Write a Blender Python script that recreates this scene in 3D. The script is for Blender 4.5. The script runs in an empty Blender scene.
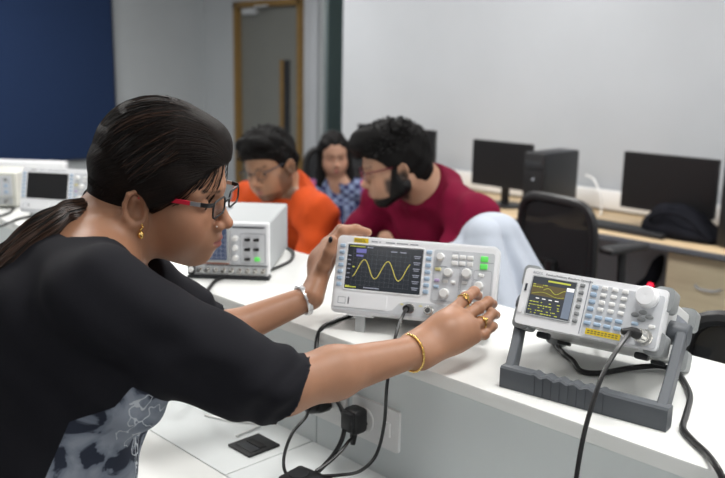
import bpy, bmesh, math, random
import numpy as np
from mathutils import Vector, Matrix, Euler
random.seed(7); RNG = np.random.default_rng(7)
SC = bpy.context.scene
COL = SC.collection
PI = math.pi
def rad(a): return a*PI/180

# ---------------------------------------------------------------- camera frame (metres; X along the bench, Y towards the back wall)
F = 850.0; CX, CY = 362.5, 239.0
_v1 = np.array([-852., -194., F]); AX = -_v1/np.linalg.norm(_v1)
_v2 = np.array([885., 0, F]); _v2[1] = -(_v1[0]*_v2[0]+F*F)/_v1[1]
AY = _v2/np.linalg.norm(_v2)
AZ = np.cross(AX, AY); AZ = -AZ if AZ[1] > 0 else AZ
RC = np.array([AX, AY, AZ])
EYE = np.array([0., 0., 1.5])
def ray(u, v): return RC @ np.array([(u-CX)/F, (v-CY)/F, 1.0])
def at(u, v, d): return EYE + ray(u, v)*d
def at_z(u, v, z):
    r = ray(u, v); return EYE + r*((z-1.5)/r[2])
def at_y(u, v, y):
    r = ray(u, v); return EYE + r*(y/r[1])

# ---------------------------------------------------------------- tags
def tag(o, label=None, cat=None, group=None, kind=None):
    if label: o['label'] = label
    if cat: o['category'] = cat
    if group: o['group'] = group
    if kind: o['kind'] = kind
    return o
def empty(name, loc=(0,0,0), rot=(0,0,0)):
    o = bpy.data.objects.new(name, None); COL.objects.link(o)
    o.location = loc; o.rotation_euler = rot; o.empty_display_size = .05
    return o
def mw(o):
    m = Matrix.LocRotScale(o.location, o.rotation_euler, o.scale)
    return (mw(o.parent) @ m) if o.parent else m
def clone(o, parent=None):
    c = o.copy(); COL.objects.link(c); c.parent = parent
    for ch in list(o.children): clone(ch, c)
    return c

# ---------------------------------------------------------------- materials
def mat(name, col, rough=.5, metal=0., spec=.5, noise=0., nscale=20., bump=0., bscale=200., emit=None, estr=1., trans=0., alpha=1., coat=0., sheen=0., sss=0., ior=1.45):
    m = bpy.data.materials.new(name); m.use_nodes = True
    nt = m.node_tree; b = nt.nodes['Principled BSDF']
    c = (*col, 1.)
    b.inputs['Base Color'].default_value = c
    b.inputs['Roughness'].default_value = rough
    b.inputs['Metallic'].default_value = metal
    b.inputs['Specular IOR Level'].default_value = spec
    b.inputs['IOR'].default_value = ior
    b.inputs['Transmission Weight'].default_value = trans
    b.inputs['Alpha'].default_value = alpha
    b.inputs['Coat Weight'].default_value = coat
    b.inputs['Sheen Weight'].default_value = sheen
    if sss:
        b.inputs['Subsurface Weight'].default_value = sss
        b.inputs['Subsurface Radius'].default_value = (1., .45, .25)
        b.inputs['Subsurface Scale'].default_value = .006
    if emit:
        b.inputs['Emission Color'].default_value = (*emit, 1.); b.inputs['Emission Strength'].default_value = estr
    tc = nt.nodes.new('ShaderNodeTexCoord')
    if noise:
        n = nt.nodes.new('ShaderNodeTexNoise'); n.inputs['Scale'].default_value = nscale; n.inputs['Detail'].default_value = 4
        nt.links.new(tc.outputs['Object'], n.inputs['Vector'])
        r = nt.nodes.new('ShaderNodeValToRGB')
        r.color_ramp.elements[0].position = .3; r.color_ramp.elements[1].position = .7
        r.color_ramp.elements[0].color = (*[x*(1-noise) for x in col], 1); r.color_ramp.elements[1].color = (*[min(1, x*(1+noise)) for x in col], 1)
        nt.links.new(n.outputs['Fac'], r.inputs['Fac']); nt.links.new(r.outputs['Color'], b.inputs['Base Color'])
    if bump:
        n2 = nt.nodes.new('ShaderNodeTexNoise'); n2.inputs['Scale'].default_value = bscale; n2.inputs['Detail'].default_value = 3
        nt.links.new(tc.outputs['Object'], n2.inputs['Vector'])
        bp = nt.nodes.new('ShaderNodeBump'); bp.inputs['Strength'].default_value = bump; bp.inputs['Distance'].default_value = .002
        nt.links.new(n2.outputs['Fac'], bp.inputs['Height']); nt.links.new(bp.outputs['Normal'], b.inputs['Normal'])
    return m

# ---------------------------------------------------------------- mesh builder
class MB:
    def __init__(s): s.v = []; s.f = []; s.sm = []
    def add(s, verts, faces, M=None, smooth=False):
        o = len(s.v)
        for p in verts:
            p = Vector(p); s.v.append(M @ p if M else p)
        for f in faces: s.f.append([i+o for i in f]); s.sm.append(smooth)
        return s
    def bm(s, bm, M=None, smooth=False):
        bm.verts.index_update()
        s.add([v.co.copy() for v in bm.verts], [[v.index for v in f.verts] for f in bm.faces], M, smooth); bm.free(); return s
    def box(s, c, size, bev=0., seg=2, rot=None, smooth=None):
        b = bmesh.new(); bmesh.ops.create_cube(b, size=1)
        bmesh.ops.scale(b, vec=size, verts=b.verts)
        if bev: bmesh.ops.bevel(b, geom=b.edges[:], offset=min(bev, min(size)*.49), segments=seg, profile=.5, affect='EDGES')
        M = Matrix.Translation(c)
        if rot: M = M @ Euler(rot).to_matrix().to_4x4()
        return s.bm(b, M, bool(bev) if smooth is None else smooth)
    def prism(s, pts, y0, y1, M=None, smooth=False):
        "outline in XZ extruded along Y"
        n = len(pts)
        vs = [(x, y0, z) for x, z in pts] + [(x, y1, z) for x, z in pts]
        fs = [[i, (i+1) % n, n+(i+1) % n, n+i] for i in range(n)]
        s.add(vs, fs, M, smooth); s.add(vs, [list(range(n))[::-1], [n+i for i in range(n)]], M, False)
        return s
    def panel(s, x0, x1, z0, z1, y0, y1, r=.003, n=5, M=None):
        return s.prism(rrect(x0, x1, z0, z1, r, n), y0, y1, M)
    def cyl(s, c, axis, r0, r1, h, n=24, cap=True):
        "lathe from c along axis"
        return s.lathe(c, axis, [(r0, 0), (r1, h)], n, cap)
    def lathe(s, c, axis, prof, n=24, cap=True):
        q = Vector((0,0,1)).rotation_difference(Vector(axis)).to_matrix().to_4x4(); M = Matrix.Translation(c) @ q
        vs = []; fs = []
        for r, h in prof:
            for i in range(n): a = 2*PI*i/n; vs.append((r*math.cos(a), r*math.sin(a), h))
        for k in range(len(prof)-1):
            for i in range(n): j = (i+1) % n; fs.append([k*n+i, k*n+j, (k+1)*n+j, (k+1)*n+i])
        s.add(vs, fs, M, True)
        if cap:
            s.add(vs[:n], [list(range(n))[::-1]], M); s.add(vs[-n:], [list(range(n))], M)
        return s
    def tube(s, pts, r, n=8, closed=False, cap=True, flat=1.):
        P = [Vector(p) for p in pts]; m = len(P)
        rs = r if hasattr(r, '__len__') else [r]*m
        T = []
        for i in range(m):
            a = P[(i-1) % m] if (closed or i > 0) else P[i]; b = P[(i+1) % m] if (closed or i < m-1) else P[i]
            t = (b-a); T.append(t.normalized() if t.length > 1e-9 else Vector((0,0,1)))
        up = Vector((0,0,1)) if abs(T[0].z) < .9 else Vector((1,0,0))
        N = (up - T[0]*up.dot(T[0])).normalized(); vs = []; fs = []
        for i in range(m):
            if i: 
                N = N - T[i]*N.dot(T[i]); N = N.normalized() if N.length > 1e-6 else T[i].orthogonal().normalized()
            B = T[i].cross(N)
            for k in range(n): a = 2*PI*k/n; vs.append(P[i] + N*(rs[i]*math.cos(a)*flat) + B*(rs[i]*math.sin(a)))
        for i in range(m if closed else m-1):
            j = (i+1) % m
            for k in range(n): l = (k+1) % n; fs.append([i*n+k, i*n+l, j*n+l, j*n+k])
        s.add(vs, fs, None, True)
        if cap and not closed:
            s.add(vs[:n], [list(range(n))[::-1]]); s.add(vs[-n:], [list(range(n))])
        return s
    def ball(s, c, r, n=12, sc=(1,1,1)):
        b = bmesh.new(); bmesh.ops.create_uvsphere(b, u_segments=n*2, v_segments=n, radius=r)
        return s.bm(b, Matrix.Translation(c) @ Matrix.Diagonal((*sc, 1)), True)
    def xf(s, M): s.v = [M @ p for p in s.v]; return s
    def build(s, name, m, parent=None, world=False):
        me = bpy.data.meshes.new(name)
        if world and parent is not None:
            Mi = mw(parent).inverted(); s.v = [Mi @ p for p in s.v]
        me.from_pydata([tuple(p) for p in s.v], [], s.f); me.update()
        me.polygons.foreach_set('use_smooth', s.sm)
        me.materials.append(m)
        b = bmesh.new(); b.from_mesh(me); bmesh.ops.recalc_face_normals(b, faces=b.faces[:]); b.to_mesh(me); b.free()
        try: me.set_sharp_from_angle(angle=rad(40))
        except Exception: pass
        o = bpy.data.objects.new(name, me); COL.objects.link(o); o.parent = parent
        return o
def rrect(x0, x1, z0, z1, r, n=5):
    r = min(r, (x1-x0)*.499, (z1-z0)*.499); pts = []
    for cx, cz, a0 in ((x1-r, z0+r, -90), (x1-r, z1-r, 0), (x0+r, z1-r, 90), (x0+r, z0+r, 180)):
        for i in range(n+1): a = rad(a0+90*i/n); pts.append((cx+r*math.cos(a), cz+r*math.sin(a)))
    return pts
def spline(pts, n=10, closed=False):
    P = [np.array(p, float) for p in pts]; m = len(P); out = []
    for i in range(m if closed else m-1):
        g = lambda k: P[k % m] if closed else P[min(max(k, 0), m-1)]
        a, b, c, d = g(i-1), g(i), g(i+1), g(i+2)
        for t in np.linspace(0, 1, n, endpoint=False):
            out.append(.5*((2*b)+(-a+c)*t+(2*a-5*b+4*c-d)*t*t+(-a+3*b-3*c+d)*t**3))
    if not closed: out.append(P[-1])
    return out
def text_mesh(body, size, M, extrude=.0002, align='LEFT'):
    cu = bpy.data.curves.new('t', 'FONT'); cu.body = body; cu.size = size; cu.extrude = extrude; cu.align_x = align; cu.resolution_u = 2
    o = bpy.data.objects.new('t', cu); COL.objects.link(o)
    dg = bpy.context.evaluated_depsgraph_get(); dg.update(); me = bpy.data.meshes.new_from_object(o.evaluated_get(dg))
    bpy.data.objects.remove(o); mb = MB()
    mb.add([M @ v.co for v in me.vertices], [list(p.vertices) for p in me.polygons]); bpy.data.meshes.remove(me); bpy.data.curves.remove(cu)
    return mb
# text lying on a front panel (facing -Y), origin at x,z
def face_text(body, size, x, z, y, align='LEFT'):
    return text_mesh(body, size, Matrix.Translation((x, y, z)) @ Matrix.Rotation(PI/2, 4, 'X'), .0001, align)
# ---------------------------------------------------------------- signed-distance modelling of bodies, hair and cloth, meshed by surface nets
class Frame:
    def __init__(s, R=np.eye(3), t=(0,0,0), sc=1., sym=False):
        s.R = np.array(R, float); s.t = np.array(t, float); s.sc = sc; s.sym = sym   # columns of R = local axes in world
    def inv(s, P):
        L = ((P - s.t) @ s.R)/s.sc
        if s.sym: L = np.column_stack((L[:, 0], np.abs(L[:, 1]), L[:, 2]))
        return L
    def fwd(s, p): return (np.asarray(p, float)*s.sc) @ s.R.T + s.t
W0 = Frame()
def d_ell(c, r, R=None):
    c = np.array(c, float); r = np.array(r, float)
    def fn(P):
        q = P - c
        if R is not None: q = q @ R
        k0 = np.linalg.norm(q/r, axis=1); k1 = np.linalg.norm(q/(r*r), axis=1)
        return k0*(k0-1)/np.maximum(k1, 1e-9)
    return fn, c, float(max(r))
def d_rc(a, b, ra, rb, mod=None):
    a = np.array(a, float); b = np.array(b, float); ba = b-a; L2 = max(ba @ ba, 1e-12)
    def fn(P):
        h = np.clip(((P-a) @ ba)/L2, 0, 1)
        d = np.linalg.norm(P - a - h[:, None]*ba, axis=1) - (ra+(rb-ra)*h)
        return d if mod is None else d - mod(P, h)
    return fn, (a+b)/2, float(np.linalg.norm(ba)/2+max(ra, rb)+(0.01 if mod else 0))
def d_box(c, hs, r, R=None):
    c = np.array(c, float); hs = np.array(hs, float)
    def fn(P):
        q = P-c
        if R is not None: q = q @ R
        q = np.abs(q)-hs+r
        return np.linalg.norm(np.maximum(q, 0), axis=1)+np.minimum(q.max(1), 0)-r
    return fn, c, float(np.linalg.norm(hs))
class Sdf:
    def __init__(s): s.it = []
    def add(s, prim, k=.01, op='u', fr=W0):
        s.it.append((prim[0], prim[1], prim[2], op, k, fr)); return s
    def cut(s, fn, k=.003, fr=W0):
        "keep only where fn < 0"
        s.it.append((fn, None, None, 'i', k, fr)); return s
    def warp(s, fn, fr=W0):
        s.it.append((fn, None, None, 'd', 0, fr)); return s
    def ev(s, P, cen=None, br=None):
        d = np.full(len(P), 10.); loc = {}; lc = {}
        for fn, c, R, op, k, fr in s.it:
            if cen is not None and c is not None:
                if id(fr) not in lc: lc[id(fr)] = fr.inv(cen[None])[0]
                if (np.linalg.norm(lc[id(fr)]-c)-R)*fr.sc - br > k*fr.sc*1.0 + br*2 + .004: continue
            if id(fr) not in loc: loc[id(fr)] = fr.inv(P)
            e = fn(loc[id(fr)])*fr.sc; kk = k*fr.sc
            if op == 'u':
                h = np.maximum(kk-np.abs(d-e), 0)/kk; d = np.minimum(d, e)-h*h*kk*.25
            elif op == 's':
                e = -e; h = np.maximum(kk-np.abs(d-e), 0)/kk; d = np.maximum(d, e)+h*h*kk*.25
            elif op == 'i':
                h = np.maximum(kk-np.abs(d-e), 0)/kk; d = np.maximum(d, e)+h*h*kk*.25
            else: d = d + e
        return d
    def bounds(s):
        lo = np.full(3, 1e9); hi = -lo
        for fn, c, R, op, k, fr in s.it:
            if op != 'u': continue
            cs = [c] if not fr.sym else [c, c*np.array([1,-1,1])]
            for q in cs:
                w = fr.fwd(q); rr = R*fr.sc+.01; lo = np.minimum(lo, w-rr); hi = np.maximum(hi, w+rr)
        return lo, hi
    def mesh(s, res, B=16):
        lo, hi = s.bounds(); lo -= 2*res; nb = np.ceil((hi-lo)/(res*B)).astype(int)+1
        br = res*B*math.sqrt(3)/2
        g = np.stack(np.meshgrid(*[np.arange(n) for n in nb], indexing='ij'), -1).reshape(-1, 3)
        cen = lo+(g+.5)*res*B
        dc = np.concatenate([s.ev(cen[i:i+20000]) for i in range(0, len(cen), 20000)])
        act = g[np.abs(dc) < br*1.5+.02]
        N = nb*B; ar = np.arange(B+1); lat = np.stack(np.meshgrid(ar, ar, ar, indexing='ij'), -1).reshape(-1, 3)
        VID = []; VP = []; Q = []
        off8 = [(i, j, k) for i in (0, 1) for j in (0, 1) for k in (0, 1)]
        edges = [(a, b) for a in range(8) for b in range(a+1, 8) if sum(x != y for x, y in zip(off8[a], off8[b])) == 1]
        for gb in act:
            base = gb*B; P = lo+(base+lat)*res
            d = s.ev(P, lo+(gb+.5)*B*res, br).reshape(B+1, B+1, B+1)
            ins = d < 0
            if not ins.any() or ins.all(): continue
            c8 = [ins[o[0]:o[0]+B, o[1]:o[1]+B, o[2]:o[2]+B] for o in off8]
            cnt = sum(c.astype(np.int8) for c in c8)
            ci = np.argwhere((cnt > 0) & (cnt < 8))
            if len(ci):
                dv = np.stack([d[ci[:,0]+o[0], ci[:,1]+o[1], ci[:,2]+o[2]] for o in off8], 1)
                acc = np.zeros((len(ci), 3)); n = np.zeros(len(ci))
                for a, b in edges:
                    da, db = dv[:, a], dv[:, b]; m = (da < 0) != (db < 0)
                    t = np.where(m, da/np.where(m, da-db, 1), 0)[:, None]
                    p = np.array(off8[a])*(1-t)+np.array(off8[b])*t
                    acc += p*m[:, None]; n += m
                VP.append(lo+(base+ci+acc/n[:, None])*res)
                gi = base+ci; VID.append((gi[:,0]*N[1]+gi[:,1])*N[2]+gi[:,2])
            for ax in range(3):
                o = [0,0,0]; o[ax] = 1
                a = ins[:B,:B,:B]; b = ins[o[0]:B+o[0], o[1]:B+o[1], o[2]:B+o[2]]
                e = np.argwhere(a != b)
                if not len(e): continue
                sg = a[e[:,0], e[:,1], e[:,2]]
                u, w = [(1,2), (2,0), (0,1)][ax]
                gi = base+e; q = []
                for du, dw in ((-1,-1), (0,-1), (0,0), (-1,0)):
                    h = gi.copy(); h[:,u] += du; h[:,w] += dw
                    q.append((h[:,0]*N[1]+h[:,1])*N[2]+h[:,2])
                q = np.stack(q, 1); q[~sg] = q[~sg][:, ::-1]; Q.append(q)
        VID = np.concatenate(VID); VP = np.concatenate(VP); Q = np.concatenate(Q)
        od = np.argsort(VID); VID = VID[od]; VP = VP[od]
        ix = np.minimum(np.searchsorted(VID, Q), len(VID)-1); ok = (VID[ix] == Q).all(1)
        return VP, ix[ok]
def biggest(V, Q):
    "drop loose scraps: keep the largest connected piece"
    lab = np.arange(len(V))
    for _ in range(400):
        m = lab[Q].min(1); new = lab.copy()
        for k in range(4): np.minimum.at(new, Q[:,k], m)
        new = new[new]
        if (new == lab).all(): break
        lab = new
    u, n = np.unique(lab, return_counts=True); keep = lab == u[n.argmax()]
    ix = np.cumsum(keep)-1; q = Q[keep[Q].all(1)]
    return V[keep], ix[q]
def np_obj(name, V, Q, m, parent=None, world=True, keep=None):
    if world and parent is not None:
        Mi = np.array(mw(parent).inverted()); V = V @ Mi[:3,:3].T + Mi[:3,3]
    me = bpy.data.meshes.new(name)
    me.vertices.add(len(V)); me.vertices.foreach_set('co', V.astype(np.float32).ravel())
    me.loops.add(len(Q)*4); me.loops.foreach_set('vertex_index', Q.astype(np.int32).ravel())
    me.polygons.add(len(Q)); me.polygons.foreach_set('loop_start', np.arange(0, len(Q)*4, 4, dtype=np.int32))
    me.polygons.foreach_set('use_smooth', np.ones(len(Q), bool))
    me.update(calc_edges=True); me.validate()
    me.materials.append(m)
    o = bpy.data.objects.new(name, me); COL.objects.link(o); o.parent = parent
    return o
def vcol(o, name, C):
    a = o.data.attributes.new(name, 'FLOAT_COLOR', 'POINT'); C4 = np.column_stack((C, np.ones(len(C)))).astype(np.float32)
    a.data.foreach_set('color', C4.ravel())
def vfloat(o, name, v):
    a = o.data.attributes.new(name, 'FLOAT', 'POINT'); a.data.foreach_set('value', np.asarray(v, np.float32))
def comb(o, V, c, axis, ref):
    "direction of combing: angle about an axis through c, for the streaks of hair"
    ax = nrm(axis); e1 = nrm(np.array(ref)-ax*(np.array(ref) @ ax)); e2 = np.cross(ax, e1); q = V-np.array(c)
    th = np.arctan2(q @ e2, q @ e1); r = np.linalg.norm(q, axis=1)
    a = o.data.attributes.new('comb', 'FLOAT_VECTOR', 'POINT'); a.data.foreach_set('vector', np.column_stack((np.cos(th)*14, np.sin(th)*14, r*9)).astype(np.float32).ravel())
def nrm(v): v = np.array(v, float); return v/np.linalg.norm(v)
def axes(fwd, up):
    "columns: forward, left, up"
    f = nrm(fwd); l = nrm(np.cross(up, f)); return np.column_stack((f, l, np.cross(f, l)))
def smooth01(a, b, x): t = np.clip((x-a)/(b-a), 0, 1); return t*t*(3-2*t)
# ================================================================ materials
M = {}
M['wall'] = mat('wall_paint', (.435,.455,.48), .75, noise=.03, nscale=2, bump=.15, bscale=120)
M['wall_shade'] = mat('wall_paint_shaded', (.42,.445,.46), .75, noise=.03, nscale=2, bump=.15, bscale=120)  # same white wall, shade of the left side put into its colour
M['ceil'] = mat('ceiling_paint', (.8,.8,.79), .85, bump=.3, bscale=90)
M['floor'] = mat('floor_vinyl', (.30,.30,.31), .45, noise=.15, nscale=6)
M['blue'] = mat('blue_fabric', (.013,.034,.100), .9, noise=.12, nscale=60, bump=.3, bscale=300)
M['white_lam'] = mat('white_laminate', (.80,.81,.79), .28, noise=.015, nscale=8, bump=.02, bscale=300)
M['riser'] = mat('bench_panel_laminate', (.66,.70,.70), .38, noise=.02, nscale=5)
M['gap'] = mat('joint_dark', (.30,.31,.31), .8)
M['black'] = mat('black_plastic', (.012,.012,.013), .45, bump=.05, bscale=400)
M['cable'] = mat('cable_rubber', (.010,.010,.011), .38)
M['screen_off'] = mat('screen_off', (.006,.006,.007), .45, bump=.0)
M['dark'] = mat('dark_case', (.020,.022,.025), .5, bump=.05, bscale=300)
M['wood'] = None
M['sock'] = mat('socket_white', (.83,.83,.82), .3)
M['plastic_w'] = mat('instrument_white', (.84,.85,.87), .36, noise=.012, nscale=30, bump=.03, bscale=500)
M['plastic_g'] = mat('instrument_grey', (.47,.49,.50), .45, noise=.02, nscale=30, bump=.06, bscale=500)
M['panel_g'] = mat('control_panel_grey', (.60,.62,.65), .42, noise=.015, nscale=40)
M['rubber'] = mat('bumper_rubber', (.27,.285,.29), .55, bump=.08, bscale=500)
M['bail'] = mat('bail_grey', (.095,.105,.118), .5, bump=.08, bscale=500)
M['key_w'] = mat('key_white', (.78,.78,.77), .4)
M['key_b'] = mat('key_blue', (.38,.50,.64), .4)
M['key_green'] = mat('key_green', (.10,.55,.10), .4, emit=(.15,.8,.12), estr=.35)
M['key_y'] = mat('key_yellow', (.72,.66,.30), .4)
M['key_p'] = mat('key_purple', (.50,.38,.62), .4)
M['yellow'] = mat('badge_yellow', (.75,.55,.02), .45)
M['ink'] = mat('print_dark', (.05,.055,.07), .6)
M['inkg'] = mat('print_grey', (.28,.30,.34), .6)
M['metal'] = mat('bright_metal', (.72,.71,.68), .25, metal=1.)
M['gold'] = mat('gold', (.85,.58,.20), .25, metal=1.)
M['silver'] = mat('silver', (.78,.78,.80), .3, metal=1.)
M['scr'] = mat('lit_screen', (.004,.005,.007), .18, emit=(.030,.036,.045), estr=.55)
M['scr2'] = mat('lit_screen_grey', (.004,.005,.007), .18, emit=(.085,.092,.105), estr=.7)
M['trace'] = mat('trace_yellow', (.4,.34,.02), .6, emit=(.70,.60,.16), estr=.7)
M['osd'] = mat('screen_text', (.2,.2,.25), .6, emit=(.30,.32,.38), estr=.55)
M['osd_b'] = mat('screen_violet', (.1,.1,.25), .6, emit=(.16,.15,.42), estr=.55)
M['osd_y'] = mat('screen_yellow', (.3,.3,.05), .6, emit=(.62,.68,.08), estr=.55)
M['osd_dim'] = mat('screen_grid', (.05,.05,.06), .6, emit=(.09,.10,.12), estr=.6)
M['osd_br'] = mat('screen_brown', (.05,.04,.02), .6, emit=(.13,.10,.045), estr=.7)
M['osd_g'] = mat('screen_bluegrey', (.1,.12,.15), .6, emit=(.16,.19,.25), estr=.7)
M['osd_w'] = mat('screen_white', (.6,.6,.6), .6, emit=(.9,.9,.9), estr=.7)
M['red_led'] = mat('red_led', (.5,.0,.02), .3, emit=(1.,.02,.06), estr=1.6)
M['cloth_w'] = mat('white_cotton', (.45,.49,.56), .95, noise=.04, nscale=12, bump=.25, bscale=180, spec=.2)
M['bag'] = mat('black_nylon', (.006,.0065,.010), .85, spec=.15, noise=.2, nscale=14, bump=.5, bscale=60)
M['mesh'] = mat('chair_mesh', (.010,.011,.013), .8, alpha=.86)
def wood_mat(name, a, b):
    m = bpy.data.materials.new(name); m.use_nodes = True; nt = m.node_tree; bs = nt.nodes['Principled BSDF']
    tc = nt.nodes.new('ShaderNodeTexCoord'); mp = nt.nodes.new('ShaderNodeMapping'); mp.inputs['Scale'].default_value = (1.2, 14, 14)
    n = nt.nodes.new('ShaderNodeTexNoise'); n.inputs['Scale'].default_value = 4; n.inputs['Detail'].default_value = 6; n.inputs['Distortion'].default_value = .6
    r = nt.nodes.new('ShaderNodeValToRGB'); r.color_ramp.elements[0].position = .3; r.color_ramp.elements[1].position = .75
    r.color_ramp.elements[0].color = (*a, 1); r.color_ramp.elements[1].color = (*b, 1)
    nt.links.new(tc.outputs['Object'], mp.inputs['Vector']); nt.links.new(mp.outputs['Vector'], n.inputs['Vector'])
    nt.links.new(n.outputs['Fac'], r.inputs['Fac']); nt.links.new(r.outputs['Color'], bs.inputs['Base Color'])
    bs.inputs['Roughness'].default_value = .5
    return m
M['wood'] = wood_mat('maple_laminate', (.50,.37,.22), (.60,.46,.29))
M['wood_pale'] = wood_mat('pale_maple', (.58,.49,.33), (.66,.57,.40))
M['wood_frame'] = wood_mat('door_oak', (.17,.10,.028), (.25,.15,.045))
M['door'] = mat('door_grey', (.165,.17,.155), .55, noise=.03, nscale=5)
M['glass'] = mat('window_glass', (.75,.85,.85), .05, trans=1., ior=1.1)
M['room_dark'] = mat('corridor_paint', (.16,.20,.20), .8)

# ================================================================ room shell
def struct(name, mb, m, parent=None):
    o = mb.build(name, m, parent)
    if parent is None: o['kind'] = 'structure'
    return o
XL, XR, YN, YW, YD, H = -7.4, 2.6, -3.0, 4.1, 5.0, 2.75
struct('floor', MB().box(((XL+XR)/2-.05, (YN+7)/2, -.05), (XR-XL+.5, 7-YN+.4, .1)), M['floor'])
struct('ceiling', MB().box(((XL+XR)/2-.05, (YN+7)/2, H+.05), (XR-XL+.5, 7-YN+.4, .1)), M['ceil'])
# right white wall behind the computer desk; its end stands proud of the door recess
struct('wall_back', MB().box(((-4.39+XR)/2, YW+.45, H/2), (XR+4.39, .9, H)), M['wall'])
struct('wall_right', MB().box((XR+.05, (YN+YW)/2, H/2), (.1, YW-YN, H)), M['wall'])
struct('wall_front', MB().box(((XL+XR)/2, YN-.05, H/2), (XR-XL+.2, .1, H)), M['wall'])
struct('wall_left', MB().box((XL-.05, (YN+YD)/2+.05, H/2), (.1, YD-YN+.1, H)), M['wall_shade'])
# recess wall with door and glazed strip: x -7.4 .. -4.39, y 5.0
dx0, dx1, dtop = -6.85, -5.86, 2.02
gx0, gx1 = -5.66, -4.39
w = MB()
w.box(((XL+dx0)/2, YD+.05, H/2), (dx0-XL, .1, H)); w.box(((dx0+dx1)/2, YD+.05, (dtop+H)/2), (dx1-dx0, .1, H-dtop))
w.box(((dx1+gx0)/2, YD+.05, H/2), (gx0-dx1, .1, H))
w.box(((gx0+gx1)/2, YD+.05, .2), (gx1-gx0, .1, .4)); w.box(((gx0+gx1)/2, YD+.05, 2.5), (gx1-gx0, .1, .5))
struct('wall_recess', w, M['wall_shade'])
struct('trim_1', MB().box((-5.745, YD-.006, H/2), (.165, .02, H), .004), M['wall'])       # pale pier between door and glass
# corridor seen through the glass
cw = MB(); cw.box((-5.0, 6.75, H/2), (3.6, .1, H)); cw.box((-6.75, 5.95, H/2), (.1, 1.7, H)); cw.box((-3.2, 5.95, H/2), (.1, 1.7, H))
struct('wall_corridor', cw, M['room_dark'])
cf = MB()
cf.box((-5.62, 6.58, 1.9), (.34, .2, .85)); cf.box((-5.62, 6.60, 1.02), (.34, .16, .10)); cf.box((-5.6, 6.62, .86), (.3, .1, .16))
tag(cf.build('cabinet', M['dark']), 'dark wall cabinet seen through the corridor glass', 'cabinet')
wn = struct('window_1', MB().box(((gx0+gx1)/2, YD+.05, 1.32), (gx1-gx0, .008, 1.86)), M['glass'])
wf = MB()
for z in (.41, 2.24): wf.box(((gx0+gx1)/2, YD+.05, z), (gx1-gx0, .06, .03))
for x in (gx0+.015, gx1-.015): wf.box((x, YD+.05, 1.32), (.03, .06, 1.86))
wf.build('window_frame', M['plastic_g'], wn)
# door: leaf with oak lipping, oak frame, vision strip, closer
dr = struct('door_1', MB().box(((dx0+dx1)/2, YD+.04, dtop/2), (dx1-dx0-.1, .045, dtop-.06)), M['door'])
fr = MB()
for x in (dx0+.025, dx1-.025): fr.box((x, YD+.02, dtop/2), (.046, .13, dtop), .004)
fr.box(((dx0+dx1)/2, YD+.02, dtop-.025), (dx1-dx0, .13, .055), .004)
fr.build('door_frame', M['wood_frame'], dr)
vs = MB(); vs.box((-6.165, YD+.008, 1.12), (.05, .03, .74), .002); vs.build('vision_strip_frame', M['wood_frame'], dr)
MB().box((-6.105, YD+.01, 1.12), (.075, .022, .74)).build('vision_glass', M['dark'], dr)
cl = MB(); cl.box((-6.62, YD-.01, 1.93), (.2, .05, .055), .006); cl.tube([(-6.55, YD-.04, 1.95), (-6.4, YD-.12, 1.96), (-6.30, YD-.03, 1.975)], .008)
cl.build('door_closer', M['plastic_g'], dr)
# blue panel on the left wall
bp = empty('wall_panel', (XL+.02, 2.4, .57)); tag(bp, 'dark blue fabric pinboard panel on the left wall', 'wall panel')
MB().box((0, 0, 1.02), (.035, 3.15, 2.04), .004).build('fabric_face', M['blue'], bp)
e = MB(); e.box((0, 1.58, 1.02), (.04, .012, 2.05)); e.box((0, 0, -.004), (.04, 3.17, .012)); e.build('edge_strip', M['dark'], bp)
struct('baseboard_back', MB().box(((-4.39+XR)/2, YW-.008, .05), (XR+4.39, .016, .1)), M['plastic_g'])
struct('baseboard_left', MB().box((XL+.008, (YN+YD)/2, .05), (.016, YD-YN, .1)), M['plastic_g'])

# ceiling lights; the corridor one is added to brighten the view through the glass
LIGHTS = []
M['diff'] = mat('light_diffuser', (.9,.9,.9), .5, emit=(1,.98,.95), estr=3.)
k = 0
for x, y, p in ((-.4, 2.95, 1.15), (-2.6, 2.95, 1.15), (-4.8, 2.95, 1.3), (1.6, 2.95, .9), (-.4, 1.2, .75), (-2.6, .9, .75), (-4.8, .6, .9), (-6.2, 1.8, .8), (-4.9, 5.9, .5), (1.6, .6, .5), (-.4, -1.8, .28), (-2.6, -1.8, .3), (1.6, -1.8, .28)):
    t = empty('ceiling_light', (x, y, H)); k += 1
    tag(t, 'square recessed ceiling light panel above the lab and corridor, out of the picture', 'ceiling light', 'ceiling lights of the lab')
    f_ = MB(); 
    for s in (-1, 1): f_.box((s*.3, 0, -.01), (.03, .63, .02)); f_.box((0, s*.3, -.01), (.63, .03, .02))
    f_.build('light_frame', M['sock'], t); MB().box((0, 0, -.005), (.57, .57, .008)).build('diffuser', M['diff'], t)
    ld = bpy.data.lights.new('panel_lamp', 'AREA'); ld.shape = 'SQUARE'; ld.size = .56; ld.energy = 30*p; ld.color = (1, .985, .96)
    lo = bpy.data.objects.new('panel_lamp', ld); COL.objects.link(lo); lo.location = (x, y, H-.03); LIGHTS.append(lo)

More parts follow.
